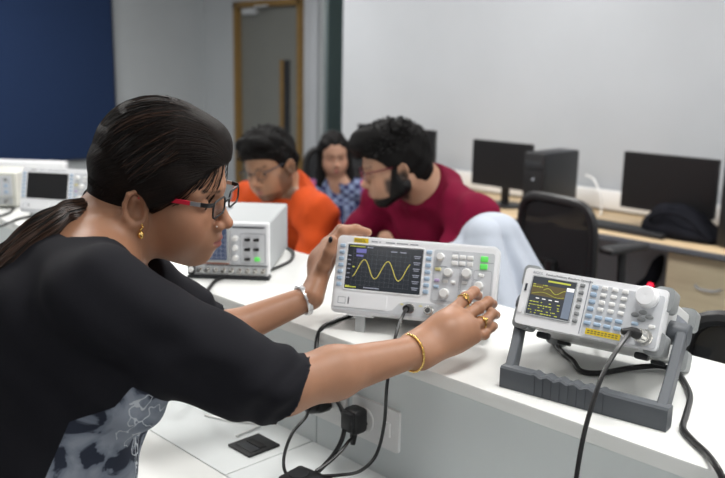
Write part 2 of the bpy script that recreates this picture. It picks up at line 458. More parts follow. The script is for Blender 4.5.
# ================================================================ lab bench: raised shelf, riser panel, lower worktop
ZT, ZW = 1.01, .77
bn = empty('lab_bench', (-2.6, 1.0, 0)); tag(bn, 'long white lab bench with raised shelf behind a lower worktop', 'workbench')
BX0, BX1 = -6.2, 1.1; L = BX1-BX0; bx = (BX0+BX1)/2
def wpart(name, mb, m, par): return mb.build(name, m, par, world=True)
wpart('raised_shelf', MB().box((bx, 1.1965, ZT-.012), (L, .399, .024), .0025), M['white_lam'], bn)
x = BX0; i = 0
rp = MB(); gp = MB()
edges = [BX0] + [v for v in np.arange(-1.154-.9*5, BX1, .9)] + [BX1]
for a, b in zip(edges[:-1], edges[1:]):
    rp.box(((a+b)/2, 1.03, (ZW+ZT-.024)/2), (b-a-.002, .02, ZT-.024-ZW), .0008, 1)
wpart('riser_panel', rp, M['riser'], bn)
wpart('back_panel', MB().box((bx, 1.20, .493), (L-.02, .30, .985)), M['riser'], bn)
WF = .56
wpart('worktop', MB().box((bx, (WF+.8125)/2, ZW-.015), (L, .8125-WF, .03), .0025), M['white_lam'], bn)
lid = MB()
edges2 = [BX0] + [v for v in np.arange(-1.165-1.2*4, BX1, 1.2)] + [BX1]
for a, b in zip(edges2[:-1], edges2[1:]): lid.box(((a+b)/2, .9175, ZW-.015), (b-a-.0025, .207, .03), .001, 1)
wpart('cable_tray_lid', lid, mat('lid_laminate', (.74,.77,.77), .32, noise=.015, nscale=6), bn)
wpart('rear_worktop', MB().box((bx-1.15, 1.59, ZW-.015), (L-2.3, .42, .03), .0025), M['white_lam'], bn)
for gx in (-5.6, -3.2, -.2, .9): wpart('bench_leg', MB().box((gx, .62, .37), (.05, .05, .74), .004), M['plastic_g'], bn)

# sockets on the riser
def socket(x0, x1, z0, z1, label, sw):
    t = empty('power_socket', ((x0+x1)/2, 1.02, (z0+z1)/2)); tag(t, label, 'power socket')
    hw, hh = (x1-x0)/2, (z1-z0)/2
    MB().panel(-hw, hw, -hh, hh, -.006, 0, .005).build('face_plate', M['sock'], t)
    mb = MB(); mb.lathe((-hw*.45, -.006, 0), (0,-1,0), [(.024,0), (.024,.002), (.022,.003)], 24); mb.build('socket_face', M['sock'], t)
    hl = MB()
    for a in (90, 210, 330): hl.cyl((-hw*.45+.010*math.cos(rad(a)), -.0092, .010*math.sin(rad(a))), (0,-1,0), .003, .003, .0005, 10)
    hl.build('pin_hole', M['ink'], t)
    MB().box((hw*.55, -.0075, 0), (.016, .004, .026), .001).build('rocker_switch', M['sock'], t)
    return t
socket(-1.048, -.932, .828, .905, 'white wall socket with switch, black plug pushed in at its left', 1)
socket(-1.185, -1.066, .83, .907, 'white wall socket under the woman\'s forearm, left of the other', 1)
def plug(x, z, label, tilt):
    t = empty('power_plug', (x, 1.012, z), (0, rad(tilt), 0)); tag(t, label, 'plug')
    mb = MB(); mb.box((0, -.020, 0), (.036, .034, .046), .008, 3); mb.box((0, -.038, .002), (.028, .012, .036), .005, 2); mb.build('plug_body', M['black'], t)
    MB().lathe((0, -.022, -.02), (0, -.1, -1), [(.0075,0), (.0065,.012), (.0045,.026)], 14).build('strain_relief', M['black'], t)
    return t
plug(-1.018, .871, 'black plug in the right white socket with its cable hanging down', 0)
plug(-1.118, .872, 'black plug below the forearm with its cable looping to the left', 70)
# black grommet
g = empty('cable_grommet', (-1.222, .921, ZW)); tag(g, 'square black cable grommet set in the white worktop', 'cable grommet')
MB().box((0, 0, .0025), (.068, .074, .005), .0015).build('grommet_frame', M['black'], g)
MB().box((.002, .004, .0055), (.044, .016, .003), .001).build('grommet_slot', mat('slot_black', (.003,.003,.003), .7), g)
MB().box((.002, -.016, .0055), (.050, .022, .002), .0008).build('grommet_flap', M['dark'], g)
# thin white lead lying on the worktop near the grommet
tag(MB().tube(spline([at_z(205, 415, ZW+.003), at_z(228, 420, ZW+.003), at_z(258, 424, ZW+.003), at_z(250, 430, ZW+.003), at_z(236, 436, ZW+.003)], 8), .0022, 8).build('thin_lead', M['sock']), 'thin white lead lying on the worktop behind the grommet', 'cable')
# power strip
ps = empty('power_strip', (*at_z(326, 500, ZW)[:2], ZW), (0, 0, rad(8))); tag(ps, 'black power strip on the worktop where the cables meet', 'power strip')
MB().box((-.01, -.012, .018), (.13, .06, .036), .006).build('strip_body', M['black'], ps)
sf = MB()
for dx in (-.052, -.012): sf.cyl((dx, -.012, .036), (0,0,1), .018, .017, .0015, 20)
sf.build('outlet_face', M['dark'], ps)
MB().box((.032, -.01, .0375), (.02, .012, .004), .001).build('strip_switch', M['plastic_g'], ps)
# ================================================================ instruments
def knob(x, z, r, h, parent, m='key_w', y=0., name='knob'):
    mb = MB(); mb.lathe((x, y, z), (0,-1,0), [(r*1.12,0), (r*1.08,h*.25), (r,h*.3), (r*.94,h*.92), (r*.84,h), (0.0005,h)], 24)
    mb.box((x, y-h-.0003, z+r*.45), (r*.16, .0008, r*.7))
    return mb.build(name, M[m], parent)
def button(x, z, w, h, parent, m='key_w', y=0., d=.003, name='button'):
    return MB().box((x, y-d/2+.0005, z), (w, d+.001, h), min(w, h)*.32, 3).build(name, M[m], parent)
def bnc(x, z, parent, y=0., r=.0065, name='bnc_connector'):
    mb = MB(); mb.lathe((x, y, z), (0,-1,0), [(r*1.45,0), (r*1.45,.0025), (r,.003), (r,.010), (r*1.1,.0105), (r*1.1,.0125), (r*.75,.0125), (r*.7,.004)], 20, cap=False)
    mb.cyl((x, y-.003, z), (0,-1,0), r*.25, r*.2, .007, 8); return mb.build(name, M['metal'], parent)
def rrpath(x0, x1, z0, z1, y, r): return [(x, y, z) for x, z in rrect(x0, x1, z0, z1, r, 5)]

def scope_rigol_like(name, loc, rot, label, lit, feet=True):
    t = empty(name, loc, rot); tag(t, label, 'oscilloscope')
    W, HH = .1565, .150
    # white front bezel (rounded), body shell and rear hump
    b = MB(); b.panel(-W, W, 0, HH, -.002, .030, .010, 6); b.panel(-W+.004, W-.004, .003, HH-.003, -.0045, 0, .009, 6); b.build('front_bezel', M['plastic_w'], t)
    b = MB(); b.panel(-W+.006, W-.006, .004, HH-.006, .030, .085, .012, 6); b.panel(-W+.02, W-.02, .006, HH-.014, .085, .122, .014, 6); b.build('rear_case', M['plastic_w'], t)
    v = MB()
    for i in range(9): v.box((-W+.0055, .045+i*.0045, .075), (.002, .002, .06))
    for i in range(9): v.box((W-.0055, .045+i*.0045, .075), (.002, .002, .06))
    v.build('vent_slats', M['inkg'], t)
    y = -.0045
    # screen
    sx0, sx1, sz0, sz1 = -.1335, .0150, .0475, .1330
    fr_ = MB(); fr_.tube(rrpath(sx0-.002, sx1+.002, sz0-.002, sz1+.002, y, .003), .0016, 8, closed=True); fr_.build('screen_surround', M['plastic_w'], t)
    scr = MB().panel(sx0, sx1, sz0, sz1, y-.0006, y+.002, .002).build('screen', M['scr'] if lit else M['screen_off'], t)
    if lit:
        ys = y-.0009; sw, sh = sx1-sx0, sz1-sz0
        X = lambda u: sx0+sw*u
        Zz = lambda v_: sz1-sh*v_
        def wave(u0, u1, cv, amp, per, ph, n=70): return [(X(u), ys-.0004, Zz(cv-amp*math.sin(2*PI*(u-ph)/per))) for u in np.linspace(u0, u1, n)]
        MB().tube(wave(.10, .845, .53, .205, .315, .16), .00058, 6).build('waveform_trace', M['trace'], scr)
        gr = MB()
        for i in range(13): gr.box((X(.085+i*.063), ys+.0001, Zz(.5)), (.00025, .0002, sh*.82))
        for i in range(9): gr.box((X(.463), ys+.0001, Zz(.1+i*.1)), (sw*.76, .0002, .00025))
        gr.build('graticule', M['osd_dim'], scr)
        def cap(u, v_, w_, h_): MB().box((X(u), ys, Zz(v_)), (w_, .0003, h_)).build('caption', M['osd'], scr)
        for u, v_ in ((.30, .04), (.62, .10), (.74, .10)): cap(u, v_, .012, .0018)
        for i in range(6): cap(.93, .16+i*.14, .013, .0016); cap(.93, .20+i*.14, .010, .0014)
        cap(.40, .95, .020, .0018); cap(.30, .95, .012, .0018)
        for i in range(6): cap(.035, .25+i*.1, .006, .0014)
        mb_ = MB(); mb_.box((X(.185), ys, Zz(.13)), (.020, .0003, .008)); mb_.box((X(.17), ys, Zz(.24)), (.014, .0003, .0035)); mb_.build('measure_box', M['osd_b'], scr)
        my = MB()
        my.box((X(.04), ys-.0002, Zz(.95)), (.008, .0003, .004)); my.box((X(.115), ys-.0002, Zz(.955)), (.013, .0003, .002)); my.box((X(.10), ys-.0002, Zz(.50)), (.004, .0003, .0022)); my.box((X(.13), ys-.0002, Zz(.035)), (.03, .0003, .0014)); my.build('marker_lettering', M['osd_y'], scr)
    # badges
    face_text('RIGOL', .0075, -.1215, .1392, y-.0004).build('maker_lettering', M['ink'], t)
    if lit: MB().panel(-.1235, -.0945, .1372, .1467, y-.0002, y+.001, .001).build('badge_plate', M['yellow'], t)
    s_ = MB()
    for i, (x0, w) in enumerate([(-.088, .012), (-.073, .003), (-.06, .018), (-.038, .022), (-.012, .016)]): s_.box((x0+w/2, y-.0003, .1415), (w, .0004, .0018))
    s_.build('model_print', M['inkg'], t)
    # soft keys
    for i in range(7): button(-.1445, .1295-i*.0125, .0105, .0075, t, 'key_b', y)
    for i in range(7): button(.0265, .1295-i*.0125, .0110, .0075, t, 'key_b', y)
    # control area
    cp = MB(); cp.panel(.036, .150, .036, .136, y-.0008, y+.001, .005).build('control_panel', M['panel_g'], t); yc = y-.0008
    knob(.049, .1225, .0068, .011, t, y=yc); knob(.066, .094, .0078, .012, t, y=yc); knob(.1005, .0955, .0085, .013, t, y=yc)
    knob(.125, .074, .0078, .012, t, y=yc); knob(.062, .055, .0085, .012, t, y=yc); knob(.100, .056, .0075, .012, t, y=yc)
    for i in range(3):
        for j in range(2): button(.076+i*.0145, .1245-j*.0115, .012, .008, t, 'key_w', yc)
    button(.131, .1245, .014, .0105, t, 'key_green', yc); button(.131, .1105, .014, .0105, t, 'key_green', yc)
    button(.046, .099, .012, .006, t, 'key_y', yc); button(.046, .078, .010, .006, t, 'key_p', yc); button(.046, .066, .010, .006, t, 'key_b', yc)
    for x_, z_ in ((.062,.0775), (.0765,.0765), (.098,.0775), (.128,.094), (.128,.061), (.128,.0505), (.128,.042), (.115,.040)): button(x_, z_, .0105, .0065, t, 'key_w', yc)
    pr = MB()
    for a in ((.056,.105), (.09,.108), (.1,.083), (.062,.085), (.143,.118), (.062,.041), (.076,.132), (.12,.085)): pr.box((a[0], yc-.0002, a[1]), (.012, .0003, .001))
    for x0, x1, z0, z1 in ((.039,.088,.040,.104), (.091,.112,.046,.104), (.114,.147,.040,.103)):
        pr.tube(rrpath(x0, x1, z0, z1, yc, .003), .0004, 5, closed=True)
    pr.build('panel_print', M['inkg'], t)
    # lower strip: usb, power key, channel sockets
    lw = MB(); lw.prism([(-.150,.006), (-.055,.006), (-.030,.006), (.030,.006), (.148,.006), (.148,.033), (-.006,.033), (-.022,.028), (-.034,.014), (-.044,.0115), (-.146,.0115), (-.150,.0115)], y-.0012, y+.001); lw.build('lower_strip', M['panel_g'], t)
    MB().panel(-.150, -.046, .012, .0385, y-.0022, y, .003).build('lower_cover', M['plastic_w'], t)
    MB().tube(rrpath(-.1425, -.1275, .0185, .0305, y-.0022, .001), .0005, 5, closed=True).build('power_button', M['inkg'], t)
    MB().box((-.1215, y-.0022, .0245), (.0022, .0012, .013)).build('usb_port', M['ink'], t)
    for x_ in (.000, .036, .072, .118): bnc(x_, .0205, t, y-.0012)
    for x_ in (-.016, .02): MB().box((x_, y-.0014, .027), (.006, .0006, .003)).build('channel_key', M['key_y'], t)
    if feet:
        for x_ in (-.098, .098):
            f_ = MB(); f_.box((x_, .010, -.001), (.050, .018, .006), .002).build('foot_bracket', M['plastic_w'], t)
            leg = MB(); leg.box((x_, .012, -.020), (.020, .006, .036), .002, rot=(rad(18), 0, 0)); leg.build('foot_leg', M['plastic_g'], t)
    hd = MB(); hd.tube(spline([(-.07, .05, HH-.008), (-.07, .05, HH-.002), (-.05, .052, HH+.0005), (.05, .052, HH+.0005), (.07, .05, HH-.002), (.07, .05, HH-.008)], 4), .004, 8); hd.build('carry_handle', M['plastic_g'], t)
    return t
SC_YAW = 29.4; SC_TILT = -18.5
main_scope = scope_rigol_like('oscilloscope', (-.987, 1.0946, 1.0441), (rad(SC_TILT), 0, rad(SC_YAW)), 'white oscilloscope showing a yellow sine wave, held by the woman', True)
main_scope.scale = (.957,)*3
far_scope = scope_rigol_like('oscilloscope', (-2.4457, 1.1297, 1.0268), (rad(-12.7), 0, rad(33.4)), 'white oscilloscope with a dark blank screen behind the ponytail', False, False)
far_scope.scale = (.925,)*3
ff = MB(); 
for x_ in (-.11, .11): ff.box((x_, .015, -.007), (.03, .02, .018), .003)
ff.build('foot_pad', M['plastic_g'], far_scope)

# ---- function generator
fg = empty('function_generator', (-.6473, 1.112, 1.0933), (rad(-24.5), 0, rad(10.2))); tag(fg, 'white and grey function generator propped on a grey bail handle', 'function generator')
W, HH = .113, .092
b = MB(); b.panel(-W, W, 0, HH, -.002, .022, .006, 5); b.build('front_bezel', M['plastic_w'], fg)
b = MB(); b.panel(-W+.004, W-.004, .003, HH-.003, .022, .185, .006, 4); b.build('case', mat('fg_case', (.58,.59,.59), .45, bump=.05, bscale=400), fg)
v = MB()
for s in (-1, 1):
    for i in range(10): v.box((s*(W-.0035), .09+i*.007, .05), (.0015, .004, .045))
v.build('vent_slats', M['inkg'], fg)
for sx in (-1, 1):
    for z0, z1 in ((-.006, .030), (HH-.030, HH+.006)):
        x0, x1 = (-W-.007, -W+.022) if sx < 0 else (W-.022, W+.007)
        bm_ = MB(); bm_.panel(x0, x1, z0, z1, .006, .040, .008, 4); bm_.build('front_bumper', M['rubber'], fg)
        bm_ = MB(); bm_.panel(x0, x1, z0, z1, .165, .195, .008, 4); bm_.build('rear_bumper', M['rubber'], fg)
y = -.0025
MB().panel(-.002, W-.003, .003, HH-.010, y-.001, 0, .004).build('control_panel', M['panel_g'], fg)
MB().box((-.0055, y, .045), (.0012, .001, .084)).build('divider_line', M['inkg'], fg)
sx0, sx1, sz0, sz1 = -.0975, -.0255, .0185, .0795
MB().tube(rrpath(sx0-.001, sx1+.001, sz0-.001, sz1+.001, y, .002), .0012, 6, closed=True).build('screen_surround', M['plastic_g'], fg)
scr = MB().panel(sx0, sx1, sz0, sz1, y-.0006, y+.002, .001).build('screen', M['scr2'], fg)
ys = y-.0008; sw, sh = sx1-sx0, sz1-sz0
X = lambda u: sx0+sw*u
Zz = lambda v_: sz1-sh*v_
MB().box((X(.41), ys, Zz(.34)), (sw*.78, .0003, sh*.30)).build('waveform_area', M['osd_br'], scr)
MB().box((X(.90), ys, Zz(.56)), (sw*.18, .0003, sh*.80)).build('menu_column', M['osd_g'], scr)
yy = MB(); yy.box((X(.62), ys-.0002, Zz(.075)), (sw*.52, .0003, sh*.045))
rr_ = random.Random(5)
for row in (.20, .26, .66, .74, .80, .88, .95):
    u = .04
    while u < (.32 if row < .5 else .72):
        wd = rr_.uniform(.02, .07)
        if rr_.random() < .75: yy.box((X(u+wd/2), ys-.0002, Zz(row)), (sw*wd, .0003, sh*.022))
        u += wd+.018
yy.tube([(X(u), ys-.0004, Zz(.33-.06*math.sin((u-.3)*16))) for u in np.linspace(.30, .80, 40)], .0004, 5)
yy.tube([(X(u), ys-.0004, Zz(.43-.04*math.cos((u-.3)*9))) for u in np.linspace(.05, .80, 40)], .0003, 5)
yy.build('screen_readout', M['osd_y'], scr)
wt = MB(); wt.box((X(.90), ys-.0002, Zz(.21)), (sw*.17, .0003, sh*.09))
for i in range(4): wt.box((X(.20+i*.15), ys-.0002, Zz(.56)), (sw*.08, .0003, sh*.022))
wt.build('readout_label', M['osd_w'], scr)
face_text('RIGOL', .0058, -.100, .0838, y-.0001).build('maker_lettering', M['inkg'], fg)
face_text('Function/Arbitrary Waveform Generator', .0046, -.078, .0838, y-.0001).build('title_lettering', M['ink'], fg)
MB().box((-.1065, y-.0002, .060), (.0035, .002, .012), .0005).build('usb_port', M['ink'], fg)
MB().panel(-.1105, -.1035, .018, .034, y-.002, y+.001, .003).build('power_button', M['plastic_w'], fg)
for i in range(6): button(-.0155, .0775-i*.0112, .0082, .0062, fg, 'rubber', y)
yc = y-.001
for i in range(4):
    button(.0045, .0775-i*.0112, .0100, .0068, fg, 'key_b', yc)
    for j in range(3): button(.0200+j*.0158, .0785-i*.0112, .0098, .0066, fg, 'key_w', yc)
for j in range(4): button(.0045+j*.0155, .0325, .0112, .0062, fg, 'key_b', yc); button(.0045+j*.0155, .0215, .0112, .0062, fg, 'key_b', yc)
MB().panel(.004, .058, .0045, .0140, yc-.0003, yc+.001, .001).build('warning_sticker', M['yellow'], fg)
st = MB()
for j in range(9): st.box((.009+j*.0054, yc-.0005, .0106), (.0036, .0002, .0014)); st.box((.009+j*.0054, yc-.0005, .0075), (.0036, .0002, .0012))
st.build('sticker_print', M['ink'], fg)
kb = MB(); kb.lathe((.0855, yc, .0760), (0,-1,0), [(.0165,0), (.0165,.004), (.0152,.005), (.0148,.016), (.0135,.0175), (.006,.0178), (.0005,.0172)], 32); kb.build('rotary_knob', M['plastic_w'], fg)
for dx, dz in ((-.0105,0), (.0105,0), (0,.0055), (0,-.0055)):
    MB().ball((.083+dx, yc-.001, .0475+dz), .005, 8, (1.25,.5,.75)).build('arrow_key', M['rubber'], fg)
button(.100, .034, .010, .006, fg, 'key_w', yc); button(.075, .034, .010, .005, fg, 'key_b', yc)
bnc(.0925, .0165, fg, yc, .0085); bnc(.066, .0165, fg, yc, .0055)
# bail handle: ridged foot bar standing on the shelf, two arms up to the side pivots
A = np.array([-.734, 1.033, ZT]); B = np.array([-.479, 1.0675, ZT]); ub = nrm(B-A); nb_ = np.array([ub[1], -ub[0], 0])
bb = MB(); n = 60; top = []
for i in range(n+1):
    s = i/n; hgt = .034 + (.0022*math.cos((s-.22)/.45*2*PI*5.5) if .2 < s < .66 else 0); top.append(hgt)
vs = []; fs = []
for i in range(n+1):
    p = A+(B-A)*(i/n)
    for dn, z in ((-.011,.0005), (-.0125,.004), (-.0125,top[i]-.003), (-.010,top[i]), (.006,top[i]), (.009,top[i]-.003), (.009,.0005)):
        q = p - nb_*(-dn)*1.0; vs.append((q[0], q[1], ZT+z))
for i in range(n):
    for k in range(7): l = (k+1) % 7; fs.append([i*7+k, i*7+l, (i+1)*7+l, (i+1)*7+k])
fs += [list(range(7))[::-1], [n*7+k for k in range(7)]]
bb.add(vs, fs, None, True); bb.build('bail_foot_bar', M['bail'], fg, world=True)
gv = MB()
for i in range(9):
    p = A+(B-A)*(.235+i*.052) + nb_*.0128; gv.box((p[0], p[1], ZT+.018), (.0009, .0012, .030), rot=(0, 0, math.atan2(ub[1], ub[0])))
gv.build('bail_groove', M['ink'], fg, world=True)
MI = mw(fg)
for s, E_ in ((-1, A+ub*.012), (1, B-ub*.012)):
    pv = np.array(MI @ Vector((s*(W+.016), .062, .040)))
    e0 = E_+np.array([0,0,.016])
    path = spline([e0, e0+(pv-e0)*.33+nb_*-.002, e0+(pv-e0)*.7, pv], 6)
    a_ = MB(); vs = []; fs = []; m_ = len(path)
    for i, p in enumerate(path):
        wd = .0155-.003*math.sin(PI*i/(m_-1)); dirv = nrm(path[min(i+1, m_-1)]-path[max(i-1, 0)]); side = nrm(np.cross(dirv, ub))
        for c1, c2 in ((-1,-1), (1,-1), (1,1), (-1,1)): vs.append(tuple(p+side*wd*c1+ub*.0075*c2))
    for i in range(m_-1):
        for k in range(4): l = (k+1) % 4; fs.append([i*4+k, i*4+l, (i+1)*4+l, (i+1)*4+k])
    fs += [[3,2,1,0], [(m_-1)*4+k for k in range(4)]]
    a_.add(vs, fs, None, False); o = a_.build('bail_arm', M['bail'], fg, world=True)
    md = o.modifiers.new('b', 'BEVEL'); md.width = .003; md.segments = 2
    pc = MB(); pc.lathe((s*(W-.004), .062, .040), (s,0,0), [(.0185,0), (.0185,.008), (.0175,.010), (.0175,.028), (.0155,.030), (.001,.030)], 24); pc.build('bail_pivot', M['bail'], fg)
for x_ in (-.08, .08): 
    MB().box((x_, .05, -.006), (.022, .014, .010), .003).build('under_foot', M['dark'], fg); MB().box((x_, .15, -.002), (.022, .014, .006), .002).build('under_foot', M['dark'], fg)

# ---- grey bench scope with a carrying strap, behind the woman's face
c0 = at_z(269, 280, ZT); yaw = rad(42)
gs = empty('oscilloscope', (c0[0]-.092*math.cos(yaw), c0[1]-.092*math.sin(yaw), ZT+.008), (0, 0, yaw)); tag(gs, 'grey cased oscilloscope beside the woman\'s face, facing the camera', 'oscilloscope')
W, HH, D = .092, .121, .29
b = MB(); b.panel(-W+.002, W-.002, .002, HH-.002, .012, D, .006, 4); b.build('case', mat('scope_case_grey', (.40,.42,.43), .5, bump=.05, bscale=300), gs)
b = MB(); b.panel(-W, W, 0, HH, 0, .018, .004, 4); b.build('front_bezel', M['plastic_w'], gs)
MB().box((0, .006, -.004), (2*W+.004, .03, .007), .002).build('base_rail', M['dark'], gs)
MB().box((0, .25, -.004), (2*W-.03, .03, .007), .002).build('base_rail', M['dark'], gs)
y = -.001
MB().panel(-.086, .002, .030, HH-.006, y-.003, y+.002, .004).build('screen_surround', M['plastic_g'], gs)
scr = MB().panel(-.081, -.003, .036, HH-.012, y-.0038, y, .002).build('screen', mat('scope_screen_blue', (.01,.012,.02), .2, emit=(.10,.13,.22), estr=.5), gs)
lg = MB()
for i in range(8): lg.box((-.076+i*.010, y-.0042, .067), (.0005, .0003, .055))
for i in range(6): lg.box((-.042, y-.0042, .042+i*.010), (.074, .0003, .0005))
lg.build('graticule', M['osd'], scr)
MB().panel(.006, .087, .026, HH-.004, y-.001, y+.002, .003).build('control_panel', M['panel_g'], gs)
MB().box((.046, y-.0015, HH-.009), (.072, .001, .003)).build('title_strip', M['ink'], gs)
for i, z_ in enumerate((.087, .065, .042)):
    knob(.016, z_, .0062, .010, gs, y=y-.001)
    for x_ in (.044, .064):
        if i == 2 and x_ > .05: continue
        mb_ = MB(); mb_.box((x_, y-.004, z_-.003), (.013, .006, .006), .0015); mb_.box((x_+.004, y-.008, z_), (.006, .006, .0035), .001); mb_.build('lever_switch', M['black'], gs)
button(.066, .040, .013, .010, gs, 'key_green', y-.001, .005)
MB().tube(rrpath(.028, .084, .030, .098, y-.0012, .004), .0005, 5, closed=True).build('panel_print', M['inkg'], gs)
MB().panel(-.075, .087, .003, .022, y-.002, y+.002, .002).build('connector_strip', M['plastic_g'], gs)
MB().box((.02, y-.001, .0235), (.14, .0012, .0014)).build('trim_line', M['ink'], gs)
MB().box((-.042, y-.001, .0275), (.088, .0012, .0025)).build('accent_line', mat('accent_red', (.45,.16,.09), .5), gs)
for i in range(9): bnc(-.066+i*.0182, .0125, gs, y-.002, .0040)
MB().panel(-.0925, -.0765, .002, .024, y-.006, y+.002, .003).build('power_surround', M['dark'], gs)
knob(-.0845, .013, .0058, .008, gs, y=y-.006, name='power_knob')
MB().box((-.045, .11, HH-.0015), (.022, .16, .003), .001).build('carry_strap', M['inkg'], gs)
for y_ in (.02, .20): MB().box((-.045, y_, HH), (.026, .014, .008), .002).build('strap_anchor', M['plastic_g'], gs)

# ---- instrument cut by the left edge of the picture
ci = at_z(17, 209, ZT); yaw = rad(45)
le = empty('bench_meter', (ci[0]-.11*math.cos(yaw), ci[1]-.11*math.sin(yaw), ZT+.008), (0,0,yaw)); tag(le, 'beige bench instrument cut by the left edge of the picture', 'bench meter')
W, HH = .11, .108
MB().panel(-W+.002, W-.002, .002, HH-.002, .014, .19, .005).build('case', mat('meter_case', (.55,.55,.51), .5), le)
MB().panel(-W, W, 0, HH, 0, .02, .004).build('front_bezel', mat('meter_bezel', (.66,.66,.60), .45), le)
for x_ in (-.08, .08):
    for y_ in (.03, .16): MB().box((x_, y_, -.004), (.02, .02, .009), .002).build('foot_pad', M['dark'], le)
MB().panel(-.10, .098, .034, .100, -.002, .002, .003).build('control_panel', M['panel_g'], le)
for i in range(6):
    for z_ in (.088, .068, .048): button(-.07+i*.03, z_, .012, .010, le, 'key_b' if (i+int(z_*1000)) % 3 else 'rubber', -.002)
MB().panel(-.10, .098, .006, .030, -.0015, .002, .002).build('connector_strip', M['plastic_g'], le)
for i in range(6): bnc(-.08+i*.032, .018, le, -.0015, .005)
# ---- flat white router-like box and rolled sheet behind them: a white case seen edge on
e0 = at_z(66, 163, 1.0); ya = rad(40)
fb = empty('partition', (e0[0]-.5*math.cos(ya), e0[1]-.5*math.sin(ya), 0), (0, 0, ya)); tag(fb, 'low partition screen with a white top rail behind the instruments at the far left', 'partition')
MB().box((0, 0, .485), (.98, .03, .97), .003).build('screen_panel', M['plastic_g'], fb)
MB().box((0, 0, .988), (1.0, .05, .036), .004).build('top_rail', M['plastic_w'], fb)
for x_ in (-.4, .4): MB().box((x_, 0, .012), (.05, .30, .024), .004).build('foot', M['plastic_g'], fb)

# ================================================================ cables
def cable(pts, r, label, m='cable', n=8, name='cable'):
    o = MB().tube(spline(pts, n), r, 8).build(name, M[m]); tag(o, label, 'cable'); return o
def loc_pt(o, p): return np.array(mw(o) @ Vector(p))
cc = ZT+.0045
# probe lead of the main scope
p0 = loc_pt(main_scope, (.000, -.006, .0205))
pr = empty('probe_lead', tuple(p0)); tag(pr, 'black probe lead plugged into the oscilloscope and hanging down', 'probe lead')
q1 = loc_pt(main_scope, (.000, -.040, .0185)); 
MB().tube([p0, p0+(q1-p0)*.5, q1], [.0082, .0085, .0065], 14).build('probe_plug', M['black'], pr, world=True)
MB().tube(spline([q1-(q1-p0)*.15, at(404, 313, 1.455), at(398, 328, 1.43), at(393, 348, 1.415), at(387, 385, 1.41), at(384, 425, 1.44), at(376, 455, 1.45), at(360, 471, 1.43), at(340, 475, 1.42), at(322, 476, 1.42)], 10), .0030, 8).build('lead_wire', M['cable'], pr, world=True)
rings = MB()
for i in range(5): a_ = at(400.2-i*1.0, 322+i*3.2, 1.437-i*.002); rings.tube([a_, a_+np.array([.0002,0,-.0012])], .0036, 8)
rings.build('lead_marking', M['osd_w'] if False else M['sock'], pr, world=True)
# power lead of the main scope
cable([loc_pt(main_scope, (-.06, .12, .03)), at_z(350, 316, cc), at_z(333, 322, cc), at_z(322, 328, cc), at(317, 340, 1.57), at(317, 360, 1.55), at(325, 385, 1.54), at(338, 402, 1.53), at(344, 418, 1.52), at(343, 436, 1.51), at(334, 454, 1.50), at(318, 472, 1.475)], .0042, 'thick black mains lead running from under the held oscilloscope to the power strip')
cable([loc_pt(bpy.data.objects['power_plug'], (0, -.022, -.042)), at(350, 440, 1.52), at(342, 450, 1.50), at(328, 463, 1.48), at(316, 471, 1.465)], .0032, 'black lead from the right plug to the power strip')
pl2 = bpy.data.objects['power_plug.001']
cable([loc_pt(pl2, (0, -.022, -.04)), at(307, 415, 1.55), at(293, 432, 1.52), at(285, 452, 1.50), at(284, 468, 1.48), at(290, 478, 1.46), at(298, 481, 1.46)], .0030, 'black lead looping left from the plug under the forearm')
# function generator leads
b0 = loc_pt(fg, (.0925, -.0135, .0165)); b1 = loc_pt(fg, (.080, -.034, .0185))
sg = empty('signal_lead', tuple(b0)); tag(sg, 'black coaxial lead plugged into the function generator front, hanging over the shelf edge', 'signal lead')
MB().lathe(b0, b1-b0, [(.0098,0), (.0098,.009), (.0085,.010)], 16).build('plug_collar', M['metal'], sg, world=True)
MB().tube([b0+(b1-b0)*.25, b0+(b1-b0)*.7, b1, b1+(b1-b0)*.35+np.array([-.006,-.003,-.004])], [.0078, .0078, .0062, .0040], 14).build('plug_boot', M['black'], sg, world=True)
MB().tube(spline([b1, at(617, 350, 1.175), at(603, 374, 1.15), at(593, 402, 1.135), at(585, 430, 1.125), at(579, 460, 1.12), at(575, 490, 1.12), at(572, 530, 1.13), at(572, 600, 1.15), (-.52, .93, ZW+.02), (-.46, .92, ZW+.004), (-.30, .90, ZW+.004), (-.05, .93, ZW+.004), (.3, .90, ZW+.004)], 10), .0034, 8).build('lead_wire', M['cable'], sg, world=True)
cf_ = ZT+.0055
cable([loc_pt(fg, (-.02, .19, .02)), at_z(590, 325, cf_), at_z(568, 333, cf_), at_z(557, 343, cf_), at_z(563, 353, cf_), at_z(573, 361, cf_), at_z(581, 371, cf_), at_z(600, 373, cf_), at_z(630, 368, cf_), at_z(658, 366, cf_), at_z(675, 371, cf_), at_z(685, 383, cf_), at_z(690, 397, cf_), at_z(686, 415, cf_), at_z(683, 428, cf_), at_z(693, 441, cf_), at_z(706, 453, cf_), at_y(716, 466, .992), at_y(723, 480, .985), at_y(729, 505, .983), (-.362, .984, .90), (-.355, .975, .80), (-.33, .94, ZW+.006), (-.2, .95, ZW+.006), (.1, .965, ZW+.006), (.5, .95, ZW+.006)], .0046, 'thick black mains lead winding under the function generator and off the shelf')
